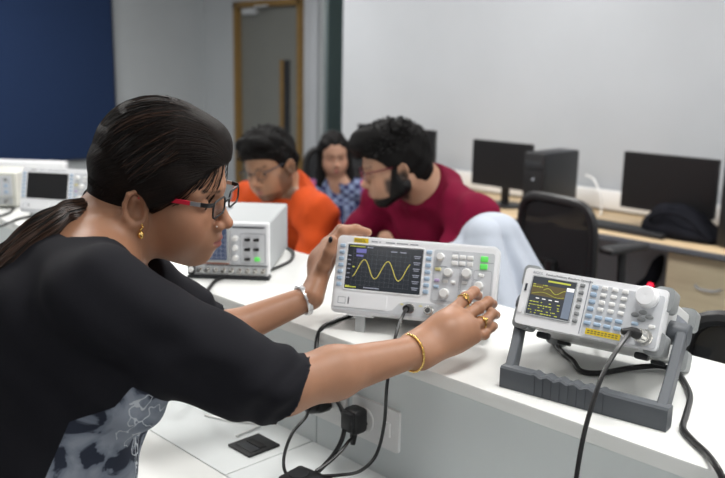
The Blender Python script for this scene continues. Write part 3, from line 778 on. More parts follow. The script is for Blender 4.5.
# grey scope lead
cable([loc_pt(gs, (.07, .30, .03)), at_z(284, 246, cc), at_z(293, 252, cc), at_z(291, 260, cc), at_z(280, 266, cc), at_z(267, 271, cc), at_z(250, 277, cc), at_z(232, 276, cc), at_z(217, 280, cc), at_z(208, 290, cc), at(203, 303, 1.69), at(200, 325, 1.69), at(199, 350, 1.70), at(199, 375, 1.705), at_z(196, 395, ZW+.005), at_z(180, 392, ZW+.005), at_z(150, 380, ZW+.005), at_z(120, 372, ZW+.005)], .0040, 'black lead curling in front of the grey oscilloscope and over the shelf edge')
cable([loc_pt(far_scope, (-.02, .12, .03)), at_z(52, 204, cc), at_z(44, 208, cc), at_z(40, 214, cc), at_z(33, 216, cc), at_z(18, 219, cc), at_z(4, 225, cc), at_z(-15, 232, cc)], .0038, 'grey-black lead lying in front of the far oscilloscope')
cable([at_z(16, 205, cc), at_z(10, 212, cc), at_z(3, 215, cc), at_z(-12, 220, cc)], .0038, 'black lead beside the instrument at the left edge')
# ================================================================ people
def attr_mat(name, attr, rough=.5, sss=0., bump=0., bscale=300., spec=.4):
    m = mat(name, (.5,.5,.5), rough, spec=spec, bump=bump, bscale=bscale, sss=sss); nt = m.node_tree
    a = nt.nodes.new('ShaderNodeAttribute'); a.attribute_name = attr
    n = nt.nodes.new('ShaderNodeTexNoise'); n.inputs['Scale'].default_value = 55; n.inputs['Detail'].default_value = 3
    tc = nt.nodes.new('ShaderNodeTexCoord'); nt.links.new(tc.outputs['Object'], n.inputs['Vector'])
    mr = nt.nodes.new('ShaderNodeMapRange'); mr.inputs[3].default_value = .93; mr.inputs[4].default_value = 1.07
    nt.links.new(n.outputs['Fac'], mr.inputs[0])
    mx = nt.nodes.new('ShaderNodeVectorMath'); mx.operation = 'SCALE'
    nt.links.new(a.outputs['Color'], mx.inputs[0]); nt.links.new(mr.outputs[0], mx.inputs['Scale'])
    nt.links.new(mx.outputs[0], nt.nodes['Principled BSDF'].inputs['Base Color'])
    return m
M['skin'] = attr_mat('skin', 'tint', .46, sss=.12, bump=.05, bscale=450)
M['hair'] = mat('hair_black', (.0045,.004,.004), .5, spec=.22, bump=.5, bscale=90)
M['hair_brown'] = mat('hair_dark_brown', (.0065,.0042,.0032), .40, spec=.28, noise=.3, nscale=30)
M['hair_end'] = mat('hair_brown_strand', (.040,.018,.010), .40, spec=.4)
M['eye'] = mat('eye_white', (.75,.72,.68), .2)
M['iris'] = mat('iris_brown', (.02,.010,.006), .1)
M['lens'] = mat('spectacle_lens', (1,1,1), .02, trans=1., ior=1.06)
M['red_arm'] = mat('red_plastic', (.62,.02,.05), .3)
M['shoe'] = mat('shoe_black', (.02,.02,.02), .5)

def hair_mat(name, c0, c1, rough):
    m = mat(name, c0, rough, spec=.14); nt = m.node_tree; bs = nt.nodes['Principled BSDF']
    a = nt.nodes.new('ShaderNodeAttribute'); a.attribute_name = 'comb'
    n = nt.nodes.new('ShaderNodeTexNoise'); n.inputs['Scale'].default_value = 3.2; n.inputs['Detail'].default_value = 5; n.inputs['Roughness'].default_value = .7; nt.links.new(a.outputs['Vector'], n.inputs['Vector'])
    r = nt.nodes.new('ShaderNodeValToRGB'); r.color_ramp.elements[0].position = .38; r.color_ramp.elements[1].position = .72; r.color_ramp.elements[0].color = (*c0,1); r.color_ramp.elements[1].color = (*c1,1)
    nt.links.new(n.outputs['Fac'], r.inputs['Fac']); nt.links.new(r.outputs['Color'], bs.inputs['Base Color'])
    b = nt.nodes.new('ShaderNodeBump'); b.inputs['Strength'].default_value = .9; b.inputs['Distance'].default_value = .004; nt.links.new(n.outputs['Fac'], b.inputs['Height']); nt.links.new(b.outputs['Normal'], bs.inputs['Normal']); return m
M['hair_comb'] = hair_mat('hair_combed_brown', (.0035,.0025,.0022), (.015,.008,.0055), .5)
M['hair_comb_black'] = hair_mat('hair_combed_black', (.0035,.003,.003), (.006,.0055,.0055), .65)
def pw(pts):
    zs = np.array([p[0] for p in pts]); xs = np.array([p[1] for p in pts])
    return lambda z: np.interp(z, zs, xs)
HAIRLINE_F = pw([(-.20,-.06), (-.10,-.052), (-.06,-.040), (-.035,-.028), (-.018,-.004), (-.006,.030), (.006,.046), (.022,.060), (.042,.077), (.060,.092), (.074,.13), (.2,.2)])
def head_sdf(S, fr, male=False, jaw=1., nose=1.):
    a = lambda *p, k=.01, op='u': S.add(p[0], k, op, fr)
    a(d_ell((-.014,0,.032), (.097,.073,.087)), k=.01)
    a(d_ell((.036,0,.040), (.050,.058,.056)), k=.03)
    a(d_ell((.030,0,-.035), (.056,.056,.074)), k=.03)
    a(d_rc((-.006,.048*jaw,-.058), (.055,.013,-.094), .019, .015), k=.03)
    a(d_ell((.066,0,-.094), (.018,.020*jaw,.016)), k=.02)
    a(d_ell((.048,.041,-.030), (.026,.022,.024)), k=.025)
    a(d_ell((.048,.030,-.056), (.034,.028,.030)), k=.03)
    a(d_rc((.084,.006,.018), (.066,.044,.014), .011, .010), k=.016)
    a(d_ell((.094,.033,-.003), (.015,.018,.012)), k=.012, op='s')
    a(d_ell((.0695,.033,-.003), (.0150,.0165,.0135)), k=.004)
    a(d_rc((.0845,0,.006), (.1045,0,-.034), .0062, .0086*nose), k=.012)
    a(d_ell((.1065,0,-.0375), (.0090,.0092*nose,.0080)), k=.008)
    a(d_ell((.0955,.0125*nose,-.0415), (.0110,.0070,.0080)), k=.006)
    a(d_ell((.100,.0065,-.0490), (.006,.0036,.0042)), k=.003, op='s')
    a(d_ell((.079,0,-.066), (.0175,.027,.021)), k=.016)
    a(d_rc((.0965,.003,-.0635), (.0835,.022,-.0680), .0046, .0026), k=.005)
    a(d_rc((.0950,.002,-.0730), (.0835,.018,-.0705), .0054, .0030), k=.005)
    a(d_rc((.1030,0,-.0680), (.0870,.023,-.0690), .0012, .0010), k=.004, op='s')
    # ear
    R = axes((1,-.35,.10), (-.16,0,1))
    a(d_ell((-.010,.0755,-.014), (.0180,.0055,.0285), R), k=.006)
    ring = []
    for t_ in np.linspace(-.6, 1.55, 10)*PI: 
        ring.append(np.array([-.010,.0785,-.012])+R @ np.array([.0155*math.cos(t_+.3), .003+.004*(math.cos(t_+.3) < 0), .0250*math.sin(t_+.3)]))
    for p, q in zip(ring[:-1], ring[1:]): a(d_rc(p, q, .0036, .0036), k=.003)
    a(d_ell(np.array([-.006,.081,-.017]), (.0088,.0075,.0145), R), k=.003, op='s')
    a(d_rc((-.014,.080,.000), (-.017,.081,-.024), .0028, .0026), k=.004)
    a(d_ell((-.003,.0755,-.0385), (.0085,.0050,.0085)), k=.006)
    a(d_rc((.004,.0745,-.020), (.004,.0745,-.026), .0035, .003), k=.003)
def head_tint(V, fr, skin, lip, brow, beard=0, beard_col=(.012,.010,.009)):
    L = fr.inv(V); y = np.abs(L[:,1]); C = np.tile(np.array(skin, float), (len(V), 1))
    inh = (np.abs(L) < .16).all(1) & (L[:,2] > -.14)
    def seg(a_, b_):
        a_ = np.array(a_); b_ = np.array(b_); q = np.column_stack((L[:,0], y, L[:,2])); h = np.clip((q-a_) @ (b_-a_)/((b_-a_) @ (b_-a_)), 0, 1)
        return np.linalg.norm(q-a_-h[:,None]*(b_-a_), axis=1)
    def mixc(C, col, f): return C*(1-f[:,None])+np.array(col)*f[:,None]
    f = np.maximum(1-smooth01(.0045, .0065, seg((.0975,0,-.0635), (.084,.021,-.0682))), 1-smooth01(.0055, .0075, seg((.096,0,-.0730), (.0842,.017,-.0705))))*inh
    C = mixc(C, lip, f)
    bt = 1-smooth01(.003, .0050, seg((.092,.014,.0165), (.077,.044,.0200))); C = mixc(C, brow, bt*inh*.85)
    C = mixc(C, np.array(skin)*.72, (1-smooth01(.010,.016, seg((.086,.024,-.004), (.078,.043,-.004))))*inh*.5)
    # warmer, redder cheek, nose and ear skin
    C = mixc(C, np.array(skin)*np.array([1.12,.93,.88]), np.maximum(np.exp(-(np.linalg.norm(np.column_stack((L[:,0],y,L[:,2]))-np.array([.065,.04,-.035]), axis=1)/.025)**2), np.exp(-(np.linalg.norm(L-np.array([.11,0,-.038]), axis=1)/.015)**2))*inh*.7)
    if beard:
        side = smooth01(-.01, -.035, L[:,2]-.012*(L[:,0] < .03))*smooth01(-.03, -.012, L[:,0])*(1-smooth01(.045, .062, L[:,0]-.55*(L[:,2]+.06).clip(-1,0)))
        chin = smooth01(-.078, -.086, L[:,2])*smooth01(.03,.05, L[:,0]); must = (1-smooth01(.004, .0065, seg((.0965,.002,-.0560), (.083,.024,-.066))))
        under = smooth01(-.085,-.095,L[:,2])*(L[:,2] > -.13)*(L[:,0] > -.02)
        f = np.clip(np.maximum.reduce([side, chin, must*.8, under*.6]), 0, 1)*(L[:,2] > -.135)*(np.abs(L) < .13).all(1)
        lips = np.maximum(1-smooth01(.0045, .0065, seg((.0975,0,-.0635), (.084,.021,-.0682))), 1-smooth01(.0055, .0075, seg((.096,0,-.0730), (.0842,.017,-.0705))))
        C = mixc(C, beard_col, f*beard*(1-lips))
    return C
def finger(S, pts, r0, r1, k=.004):
    n = len(pts)-1
    for i in range(n):
        ra = r0+(r1-r0)*i/n; rb = r0+(r1-r0)*(i+1)/n
        S.add(d_rc(pts[i], pts[i+1], ra, rb), k)
        if i: S.add(d_ell(pts[i], (ra*1.05,)*3), k)
def simple_hand(S, W, d, nb, sz=1., curl=.8, thumb=1):
    "relaxed hand from wrist W along d, palm normal nb (palm side), slightly curled; thumb on side +/-"
    W = np.array(W, float); d = nrm(d); nb = nrm(np.array(nb)-d*np.dot(nb, d)); sd = np.cross(nb, d)*thumb
    for i, (o, l) in enumerate(((-.030, .085), (-.010, .092), (.010, .088), (.028, .078))):
        mc = W+sd*(-o)*.9*sz+d*l*sz; S.add(d_rc(W+sd*(-o)*.5*sz, mc, .015*sz, .011*sz), .012)
        L = [.040,.045,.041,.032][i]*sz; p = [mc]; a = curl*.4
        for k_ in range(3): p.append(p[-1]+(d*math.cos(a)+nb*math.sin(a))*L*[1,.62,.5][k_]); a += curl*.6
        finger(S, p, .0092*sz, .0070*sz)
    t0 = W+sd*.016*sz+d*.02*sz; t1 = t0+(sd*.6+d*.7+nb*.35)*.04*sz; t2 = t1+(sd*.25+d*.9+nb*.3)*.032*sz; t3 = t2+(d+nb*.4)*.022*sz
    finger(S, [t0,t1,t2,t3], .0125*sz, .0082*sz)
def strands(paths, r, mb):
    for p in paths:
        n = len(p); mb.tube(p, [r*(.45+.55*math.sin(PI*min(1, .15+.85*(1-i/(n-1))))) for i in range(n)], 4, cap=False)
def eyes(fr, par, look=(1,0,-.25)):
    for s in (1, -1):
        c = fr.fwd((.0705, s*.033, -.0035)); b = MB().ball(c, .0133*fr.sc, 10); e = b.build('eye', M['eye'], par, world=True)
        l_ = nrm(fr.R @ nrm(look)); MB().lathe(c+l_*.0122*fr.sc, l_, [(.0062*fr.sc, 0), (.005*fr.sc, .0012*fr.sc), (.0005, .0015*fr.sc)], 14).build('iris', M['iris'], e, world=True)
def spectacles(fr, par, rim, arm_cols, w=.050, h=.031, wire=.0013, name='spectacles'):
    t = None
    F_ = lambda x, y, z: fr.fwd((x, y, z))
    g = MB()
    for s in (1, -1):
        lp = []
        for x_, z_ in rrect(-w/2, w/2, -h/2, h/2, h*.36, 5): lp.append(F_(.1035-.10*(abs(s*.034+x_))**1.5, s*.034+x_, -.003+z_-.0*x_))
        g.tube(lp, wire, 6, closed=True)
    g.tube([F_(.1045, -.010, .001), F_(.1075, 0, .004), F_(.1045, .010, .001)], wire, 6)
    t = g.build(name, rim, par, world=True)
    for s in (1, -1):
        vs = []; 
        for x_, z_ in rrect(-w/2, w/2, -h/2, h/2, h*.36, 5): vs.append(F_(.1035-.10*(abs(s*.034+x_))**1.5, s*.034+x_, -.003+z_))
        vs2 = [np.array(v)-fr.R[:,0]*.0012 for v in vs]; n = len(vs); l_ = MB().add(vs+vs2, [list(range(n)), [n+i for i in range(n)][::-1]]+[[i, (i+1) % n, n+(i+1) % n, n+i] for i in range(n)])
        l_.build('lens', M['lens'], t, world=True)
        hx = .1035-.10*(.034+w/2)**1.5; pts = [(hx, .034+w/2, .007), (hx-.010, .0685, .0075), (.045, .0735, .0075), (.0, .0770, .006), (-.020, .0775, -.004)]
        P_ = spline([F_(x_, s*y_, z_) for x_, y_, z_ in pts], 6); n = len(P_)
        for (a0, a1), m_, nm in arm_cols:
            i0, i1 = int(a0*(n-1)), int(a1*(n-1))
            q = P_[i0:i1+1]; b = MB(); vs = []; fs = []
            upv = fr.R[:,2]; sd = fr.R[:,1]
            for p in q:
                for c1, c2 in ((-1,-1), (1,-1), (1,1), (-1,1)): vs.append(p+upv*wire*1.9*c1*(1 if wire < .0015 else 1)+sd*wire*.7*c2)
            for i in range(len(q)-1):
                for k in range(4): l2 = (k+1) % 4; fs.append([i*4+k, i*4+l2, (i+1)*4+l2, (i+1)*4+k])
            fs += [[3,2,1,0], [(len(q)-1)*4+k for k in range(4)]]
            b.add(vs, fs).build(nm, m_, t, world=True)
    return t

# ---------------------------------------------------------------- the woman at the bench
RR = nrm([.699,.715,0]); DD = nrm([-.715,.699,0]); UP = np.array([0,0,1.])
def head_axes(f0, pitch, roll):
    f = f0*math.cos(rad(pitch))-UP*math.sin(rad(pitch)); l = nrm(np.cross(UP, f)); u = np.cross(f, l); ro = rad(roll)
    return np.column_stack((f, l*math.cos(ro)+u*math.sin(ro), -l*math.sin(ro)+u*math.cos(ro)))
def woman():
    root_loc = at(5, 560, 1.2); root = empty('person', (root_loc[0], root_loc[1], 0))
    tag(root, 'woman in a black top with red-armed glasses leaning over the bench, hands on the oscilloscope', 'person')
    fr = Frame(head_axes(RR*math.cos(rad(9.8))-DD*math.sin(rad(9.8)), 8.2, 5.6), (-1.113, .675, 1.307), .965, True)
    fn = Frame(fr.R, fr.t, fr.sc, False)
    S = Sdf(); head_sdf(S, fr)
    nb = at(92, 248, 1.26); ub = at(70, 280, 1.24)
    S.add(d_rc(fr.fwd((-.028,0,-.045)), at(104,252,1.255), .049, .054), .03)
    S.add(d_rc(fr.fwd((-.060,0,-.010)), nb, .040, .056), .03)
    shR, shL = at(98,296,1.09), at(110,260,1.36); elR, elL = at(283,386,1.17), at(178,352,1.49); wrR, wrL = at(417,351,1.335), at(311,297,1.598)
    ch = at(66,345,1.225); wa = at(60,455,1.215); pe = at(5,560,1.2)
    sp = nrm(nb-pe); lat = nrm(shL-shR); fw = nrm(np.cross(sp, -lat)); fw = fw if fw @ RR > 0 else -fw; lat = np.cross(sp, fw); RT = np.column_stack((fw, lat, sp))
    def torso(T, g=0., k=.05):
        T.add(d_ell(at(66,318,1.235), (.112+g,.150+g,.110+g), RT), k); T.add(d_ell(ch, (.118+g,.142+g,.13+g), RT), k); T.add(d_ell(wa, (.108+g,.130+g,.13+g), RT), k); T.add(d_ell(pe, (.115+g,.165+g,.12+g), RT), k)
        for s in (-1, 1): T.add(d_ell(at(119,383,1.205)+lat*.062*s, (.064+g,.060+g,.064+g), RT), .045)
        T.add(d_rc(nb, shR, .046+g, .050+g), k); T.add(d_rc(nb, shL, .046+g, .050+g), k)
    torso(S, -.006)
    for sh, el in ((shR, elR), (shL, elL)): S.add(d_rc(sh, el, .044, .037), .03)
    S.add(d_rc(elR, elR+(wrR-elR)*.35, .0385, .0365), .02); S.add(d_rc(elR+(wrR-elR)*.35, wrR, .0365, .0235), .02)
    S.add(d_rc(elL, elL+(wrL-elL)*.35, .037, .035), .02); S.add(d_rc(elL+(wrL-elL)*.35, wrL, .035, .0225), .02)
    # right hand: fingers reaching to the knobs
    mc = [at(453,311,1.405), at(464,317,1.395), at(471,326,1.388), at(474,337,1.385)]
    base = [wrR+(mc[0]-mc[3])*f_ for f_ in (.28,.10,-.10,-.26)]
    for b_, m_ in zip(base, mc): S.add(d_rc(b_, m_, .0165, .0118), .016)
    S.add(d_ell((wrR+mc[1]+mc[2])/3, (.024,.024,.024)), .03)
    finger(S, [mc[0], at(466,298,1.432), at(474,292,1.452), at(478,296,1.468)], .0108, .0080)
    finger(S, [mc[1], at(478,308,1.425), at(488,302,1.445), at(493,304,1.462)], .0106, .0080)
    finger(S, [mc[2], at(484,322,1.415), at(492,314,1.436), at(496,315,1.455)], .0102, .0078)
    finger(S, [mc[3], at(484,334,1.408), at(491,327,1.428), at(494,326,1.445)], .0092, .0072)
    finger(S, [at(432,340,1.375), at(448,330,1.425), at(462,318,1.462), at(470,311,1.478)], .0140, .0090)
    # left hand: thumb up the left edge, fingers over the top
    mcl = [at(331,246,1.640), at(327,243,1.665), at(325,246,1.690), at(325,253,1.712)]
    basl = [wrL+(mcl[0]-mcl[3])*f_ for f_ in (.30,.10,-.10,-.28)]
    for b_, m_ in zip(basl, mcl): S.add(d_rc(b_, m_, .0160, .0115), .016)
    S.add(d_ell((wrL+mcl[1]+mcl[2])/3, (.022,.022,.022)), .03)
    finger(S, [mcl[0], at(343,231,1.640), at(357,229.5,1.645), at(368,232.5,1.640)], .0102, .0076)
    finger(S, [mcl[1], at(341,229.5,1.672), at(355,229,1.680), at(365,232,1.678)], .0102, .0076)
    finger(S, [mcl[2], at(339,231,1.700), at(352,230,1.710), at(361,233,1.708)], .0098, .0074)
    finger(S, [mcl[3], at(336,238,1.725), at(348,236,1.735), at(356,239,1.735)], .0090, .0070)
    finger(S, [at(317,284,1.600), at(324,266,1.592), at(329.5,252,1.580), at(332.5,240,1.577)], .0140, .0086)
    S.add(d_rc(at(317,284,1.605), mcl[0], .012, .012), .02)
    V, Q = S.mesh(.0021)
    body = np_obj('body', V, Q, M['skin'], root)
    Wv = V
    vcol(body, 'tint', head_tint(Wv, fr, SK_W, (.30,.105,.095), (.020,.012,.009)))
    eyes(fn, root, (1,.0,-.2))
    # black top with a grey printed front
    T = Sdf(); torso(T, .004)
    cR = elR+nrm(elR-shR)*.012; cL = at(204,324,1.485)
    def sleeve(a, b, ra, rb, n):
        u_ = nrm(b-a); e1 = nrm(np.cross(u_, UP)); e2 = np.cross(u_, e1)
        def wr(P, h):
            q = P-a; an = np.arctan2(q @ e2, q @ e1); t_ = q @ u_
            return .0048*np.sin(t_*165+2.0*np.sin(an+.6)+1.1*np.sin(2*an+1))*smooth01(.55, .95, h)+.0025*np.sin(t_*58+2.6*np.sin(an)+.9*np.sin(3*an))*smooth01(.1,.4,h)
        f_, c_, R_ = d_rc(a, b+u_*.05, ra, rb, wr)
        return (lambda P: np.maximum(f_(P), (P-b) @ u_), c_, R_)
    T.add(sleeve(shR-UP*.005, cR-UP*.003, .0600, .0545, 1), .035); T.add(sleeve(shL, cL, .054, .047, 1), .035)
    T.add(d_rc(at(158,364,1.12), at(236,386,1.15), .036, .036), .035)
    ca, cb_ = at(60,232,1.2), at(151,284,1.2); pn = nrm(np.cross(cb_-ca, ray(105,258))); pn = pn if pn[2] > 0 else -pn
    nk = nb+fw*.035-sp*.01
    T.add((lambda P: np.maximum(-((P-ca) @ pn)+.010*np.exp(-(((P-(ca+cb_)/2) @ fw)/.03)**2)*0, np.linalg.norm(P-nk, axis=1)-.118), nk, .13), .006, 's')
    T.warp(lambda P: .0026*np.sin(((P-ch) @ sp)*70+((P-ch) @ fw)*35+2.2*np.sin(((P-ch) @ lat)*18)))
    T.cut(lambda P: (pe-P) @ sp-.10, .004)
    V, Q = biggest(*T.mesh(.0036))
    top = np_obj('black_top', V, Q, M['top'], root)
    # panel seam: in front of the side seam and below the bust line
    q = V-EYE; dz = q @ RC[:,0]*0; cam_xy = (V-EYE) @ RC   # only used to measure along the torso axes below
    L = (V-ch) @ RT
    s0 = (at(70,420,1.11)-ch) @ RT; s1 = (at(45,478,1.11)-ch) @ RT; s2 = (at(115,405,1.10)-ch) @ RT; s3 = (at(131,387,1.10)-ch) @ RT
    seam = L[:,0]-np.interp(L[:,2], [s1[2]-.2, s1[2], s0[2]], [s1[0]-.02, s1[0], s0[0]])
    bust = np.interp(L[:,0], [s0[0]-.05, s0[0], s2[0], s3[0], s3[0]+.06], [s0[2]-.01, s0[2], s2[2], s3[2], s3[2]+.06])-L[:,2]
    notarm = np.minimum.reduce([np.linalg.norm(V-(shR+(elR-shR)*t_), axis=1) for t_ in np.linspace(.25, 1, 8)])-.085
    vfloat(top, 'front', np.minimum(np.minimum(seam, bust), notarm))
    # trousers and shoes (below the picture)
    D = Sdf(); hipR = pe-lat*.085-UP*.02; hipL = pe+lat*.085-UP*.02
    for h in (hipR, hipL):
        kn = np.array([h[0]+.03, h[1]-.02, .44]); an = np.array([h[0]-.03, h[1]-.06, .09])
        D.add(d_rc(h, kn, .092, .062), .03); D.add(d_rc(kn, an, .062, .050), .02)
    D.add(d_ell(pe-UP*.02, (.125,.175,.12), RT), .05); V, Q = D.mesh(.010); np_obj('trousers', V, Q, mat('trouser_cloth', (.03,.035,.06), .85, bump=.2), root)
    for h in (hipR, hipL):
        b = Sdf(); a0 = np.array([h[0]-.03, h[1]-.06, .045]); b.add(d_rc(a0, a0+RR*.15-UP*.012, .045, .034), .02); b.add(d_rc(a0, a0+UP*.05, .043, .042), .02); b.cut(lambda P: .002-P[:,2], .003)
        V, Q = b.mesh(.007); np_obj('shoe', V, Q, M['shoe'], root)
    # hair
    H = Sdf()
    H.add(d_ell((-.008,0,.042), (.106,.0835,.1005)), .01, fr=fr)
    H.add(d_ell((-.052,0,.008), (.062,.074,.080)), .03, fr=fr)
    H.add(d_ell((-.062,0,-.040), (.046,.056,.055)), .03, fr=fr); H.add(d_ell((-.055,0,-.068), (.040,.050,.042)), .03, fr=fr); H.add(d_ell((.060,0,.082), (.036,.050,.032)), .03, fr=fr)
    H.add(d_rc((.045,.052,.024), (.012,.066,.0), .022, .016), .03, fr=fr)
    wav = lambda P: .0013*np.sin(P[:,2]*110+P[:,0]*60+1.5*np.sin(P[:,1]*60))*smooth01(-.02,-.07,P[:,0])
    H.warp(wav, fr)
    H.cut(lambda P: (P[:,0]-HAIRLINE_F(P[:,2]+.10*(.078-np.abs(P[:,1])).clip(0,.05)*(P[:,2] > .04)))*.75, .005, fr)
    ear_cut = d_ell((-.008,.083,-.020), (.019,.016,.028))
    H.add(ear_cut, .006, 's', fr)
    V, Q = H.mesh(.0024); hair = np_obj('hair', V, Q, M['hair_comb'], root)
    tie = fr.fwd((-.108,0,-.040)); comb(hair, V, tie, fn.R @ nrm((1,0,.45)), fn.R[:,2])
    rng = random.Random(3); c0 = np.array([-.008,0,.042]); rd_ = np.array([.106,.0835,.1005])
    P = []; d1 = nrm((np.array([-.098,0,-.045])-c0)/rd_)
    while len(P) < 1500:
        d0 = nrm([rng.uniform(-1,1), rng.uniform(-1,1), rng.uniform(-.6,1)]); p = c0+d0*rd_
        if rng.random() < .5: p[1] = -abs(p[1]); d0[1] = -abs(d0[1])
        hx = float(HAIRLINE_F(p[2]+.10*min(.05, max(0, .078-abs(p[1])))*(p[2] > .04)))
        if p[0] > hx-.002 or (p[2] < -.005 and p[0] > -.02): continue
        if rng.random() < .55 and p[0] < hx-.035: continue
        e1 = nrm(d1+np.array([0, math.copysign(rng.uniform(.02,.35), d0[1]), rng.uniform(-.25,.25)])); om = math.acos(max(-1, min(1, d0 @ e1))); ph = rng.uniform(0,6); lift = rng.uniform(.992, 1.010); pts = []
        arch = rng.uniform(.0,.25)
        for t_ in np.linspace(0, 1, 13):
            d_ = (d0*math.sin((1-t_)*om)+e1*math.sin(t_*om))/math.sin(om) if om > .05 else d0
            d_ = nrm(d_+np.array([0,0,arch*math.sin(PI*t_)])); p1 = c0+d_*rd_*(lift+.008*math.sin(t_*5+ph))
            c2 = np.array([-.052,0,.008]); r2 = np.array([.0635,.0755,.0815]); d2 = p1-c2; k2 = 1/np.linalg.norm(d2/r2)
            if k2 > 1: p1 = c2+d2*k2*1.012
            pts.append(fn.fwd(p1))
        P.append(pts)
    for i, (m_, r_) in enumerate((('hair_brown', .0009), ('hair_brown', .0007), ('hair', .0009), ('hair_end', .00065))):
        sm = MB(); strands(P[i::4] if i < 3 else P[3::4][:290], r_, sm); sm.build('hair_strands', M[m_], hair, world=True)
    # ponytail over the shoulder blade
    pc = spline([tie, at(78,210,1.225), at(62,217,1.205), at(36,236,1.18), at(4,265,1.165), at(-30,298,1.155), at(-66,336,1.15), at(-100,372,1.15), at(-125,405,1.155)], 6)
    pr_ = [.010+.011*math.sin(PI*.5*min(1, i/(len(pc)-1)*2))*(1-.9*max(0, i/(len(pc)-1)-.7)/.3)-.006*max(0, i/(len(pc)-1)-.7)/.3 for i in range(len(pc))]
    MB().tube(pc, [r_*.88 for r_ in pr_], 10).build('ponytail_core', M['hair_brown'], hair, world=True)
    for nm, cnt, m_ in (('ponytail_strands', 190, 'hair_brown'), ('ponytail_strands', 190, 'hair_end')):
        sm = MB(); P = []
        for i in range(cnt):
            a, rr_ = rng.uniform(0, 2*PI), rng.uniform(.7, 1.12); tw = rng.uniform(-.8,.8); i0 = 0; pts = []
            for j in range(i0, len(pc)):
                aa = a+tw*j/len(pc); tg = nrm(pc[min(j+1, len(pc)-1)]-pc[max(j-1, 0)]); e1 = nrm(np.cross(tg, UP)); e2 = np.cross(tg, e1)
                pts.append(pc[j]+(e1*math.cos(aa)+e2*math.sin(aa))*pr_[j]*rr_*(1+.1*math.sin(j*.7+a*3)))
            P.append(pts)
        strands(P, .0010, sm); sm.build(nm, M[m_], hair, world=True)
    tb = MB(); tg = nrm(pc[2]-pc[0]); e1 = nrm(np.cross(tg, UP)); e2 = np.cross(tg, e1)
    tb.tube([tie+tg*.008+(e1*math.cos(a)+e2*math.sin(a))*.0195 for a in np.linspace(0, 2*PI, 20)[:-1]], .0035, 8, closed=True); tb.build('hair_tie', M['black'], hair, world=True)
    # glasses with red arms
    spectacles(fn, root, M['black'], [((0,.30), M['black'], 'arm_front'), ((.30,.40), M['silver'], 'arm_band'), ((.40,1), M['red_arm'], 'temple_arm')], .047, .026, .0016)
    # jewellery
    lobe = fn.fwd((.001,-.0825,-.039))
    e = MB(); 
    for a in range(6): e.ball(lobe+fr.R @ np.array([.0036*math.cos(a*PI/3), 0, .0036*math.sin(a*PI/3)]), .0019, 5)
    e.ball(lobe-UP*.005, .0016, 5); e.ball(lobe-UP*.005, .002, 5); e.ball(lobe-UP*.0125, .0048, 8, (1,1,1.25)); e.build('earring', M['gold'], root, world=True)
    MB().ball(fn.fwd((.0975,-.0205,-.0385)), .0013, 6).build('nose_stud', M['silver'], root, world=True)
    def band(c, axis, r, n=40):
        ax = nrm(axis); e1 = nrm(np.cross(ax, UP)); e2 = np.cross(ax, e1); return [c+(e1*math.cos(t_)+e2*math.sin(t_))*r for t_ in np.linspace(0, 2*PI, n+1)[:-1]]
    axr = wrR-elR; b = MB(); bc = wrR-nrm(axr)*.013+np.array([0,0,-.001])
    for i, p in enumerate(band(bc, axr, .0288, 48)): b.ball(p, .0021 if i % 2 else .0027, 4)
    b.build('bracelet', M['gold'], root, world=True)
    axl = wrL-elL; wc = wrL-nrm(axl)*.016; ax = nrm(axl)
    b = MB()
    for o_, rr2 in ((-.0032, .0286), (0, .0285), (.0032, .0283)): b.tube(band(wc+ax*o_, ax, rr2, 40), .0020, 8, closed=True)
    wb = b.build('watch_band', M['silver'], root, world=True)
    tc = nrm(EYE+UP*.2-wrL); tc = nrm(tc-ax*(tc @ ax)); c_ = wc+tc*.0284
    MB().lathe(c_, tc, [(.0068,0), (.0068,.0026), (.0060,.0032), (.0005,.0032)], 20).build('watch_case', M['silver'], wb, world=True)
    def ring(p, q, t_, r, name, head):
        p, q = np.array(p), np.array(q); c = p+(q-p)*t_; bb = MB(); bb.tube(band(c, q-p, r, 24), .0013, 6, closed=True)
        o = nrm(EYE+UP*.3-c); ax_ = nrm(q-p); o = nrm(o-ax_*(o @ ax_))
        if head: bb.tube(band(c+o*(r+.001), o, .0045, 16), .0013, 6, closed=True)
        else: bb.ball(c+o*(r+.0012), .0046, 8, (1,1,.8))
        bb.build(name, M['gold'], root, world=True)
    ring(mc[0], at(466,298,1.432), .80, .0112, 'finger_ring', True)
    ring(mc[2], at(484,322,1.415), .75, .0108, 'finger_ring', False)
    tp, ti = at(332.5,240,1.577), at(329.5,252,1.580); no = nrm(EYE-tp-RR*.9); MB().ball(tp+no*.0066, .0055, 8, (.8,.8,1.25)).build('thumb_nail', mat('nail_varnish', (.012,.010,.014), .15), root, world=True)
    # fine chain at the nape
    ck = spline([fn.fwd((-.070,-.052,-.062)), at(93,226,1.198), at(98,236,1.196), at(108,245,1.196), at(122,255,1.198), at(138,268,1.205)], 8)
    MB().tube(ck, .0011, 6).build('neck_chain', M['silver'], root, world=True)
    # black hair grip
    return root
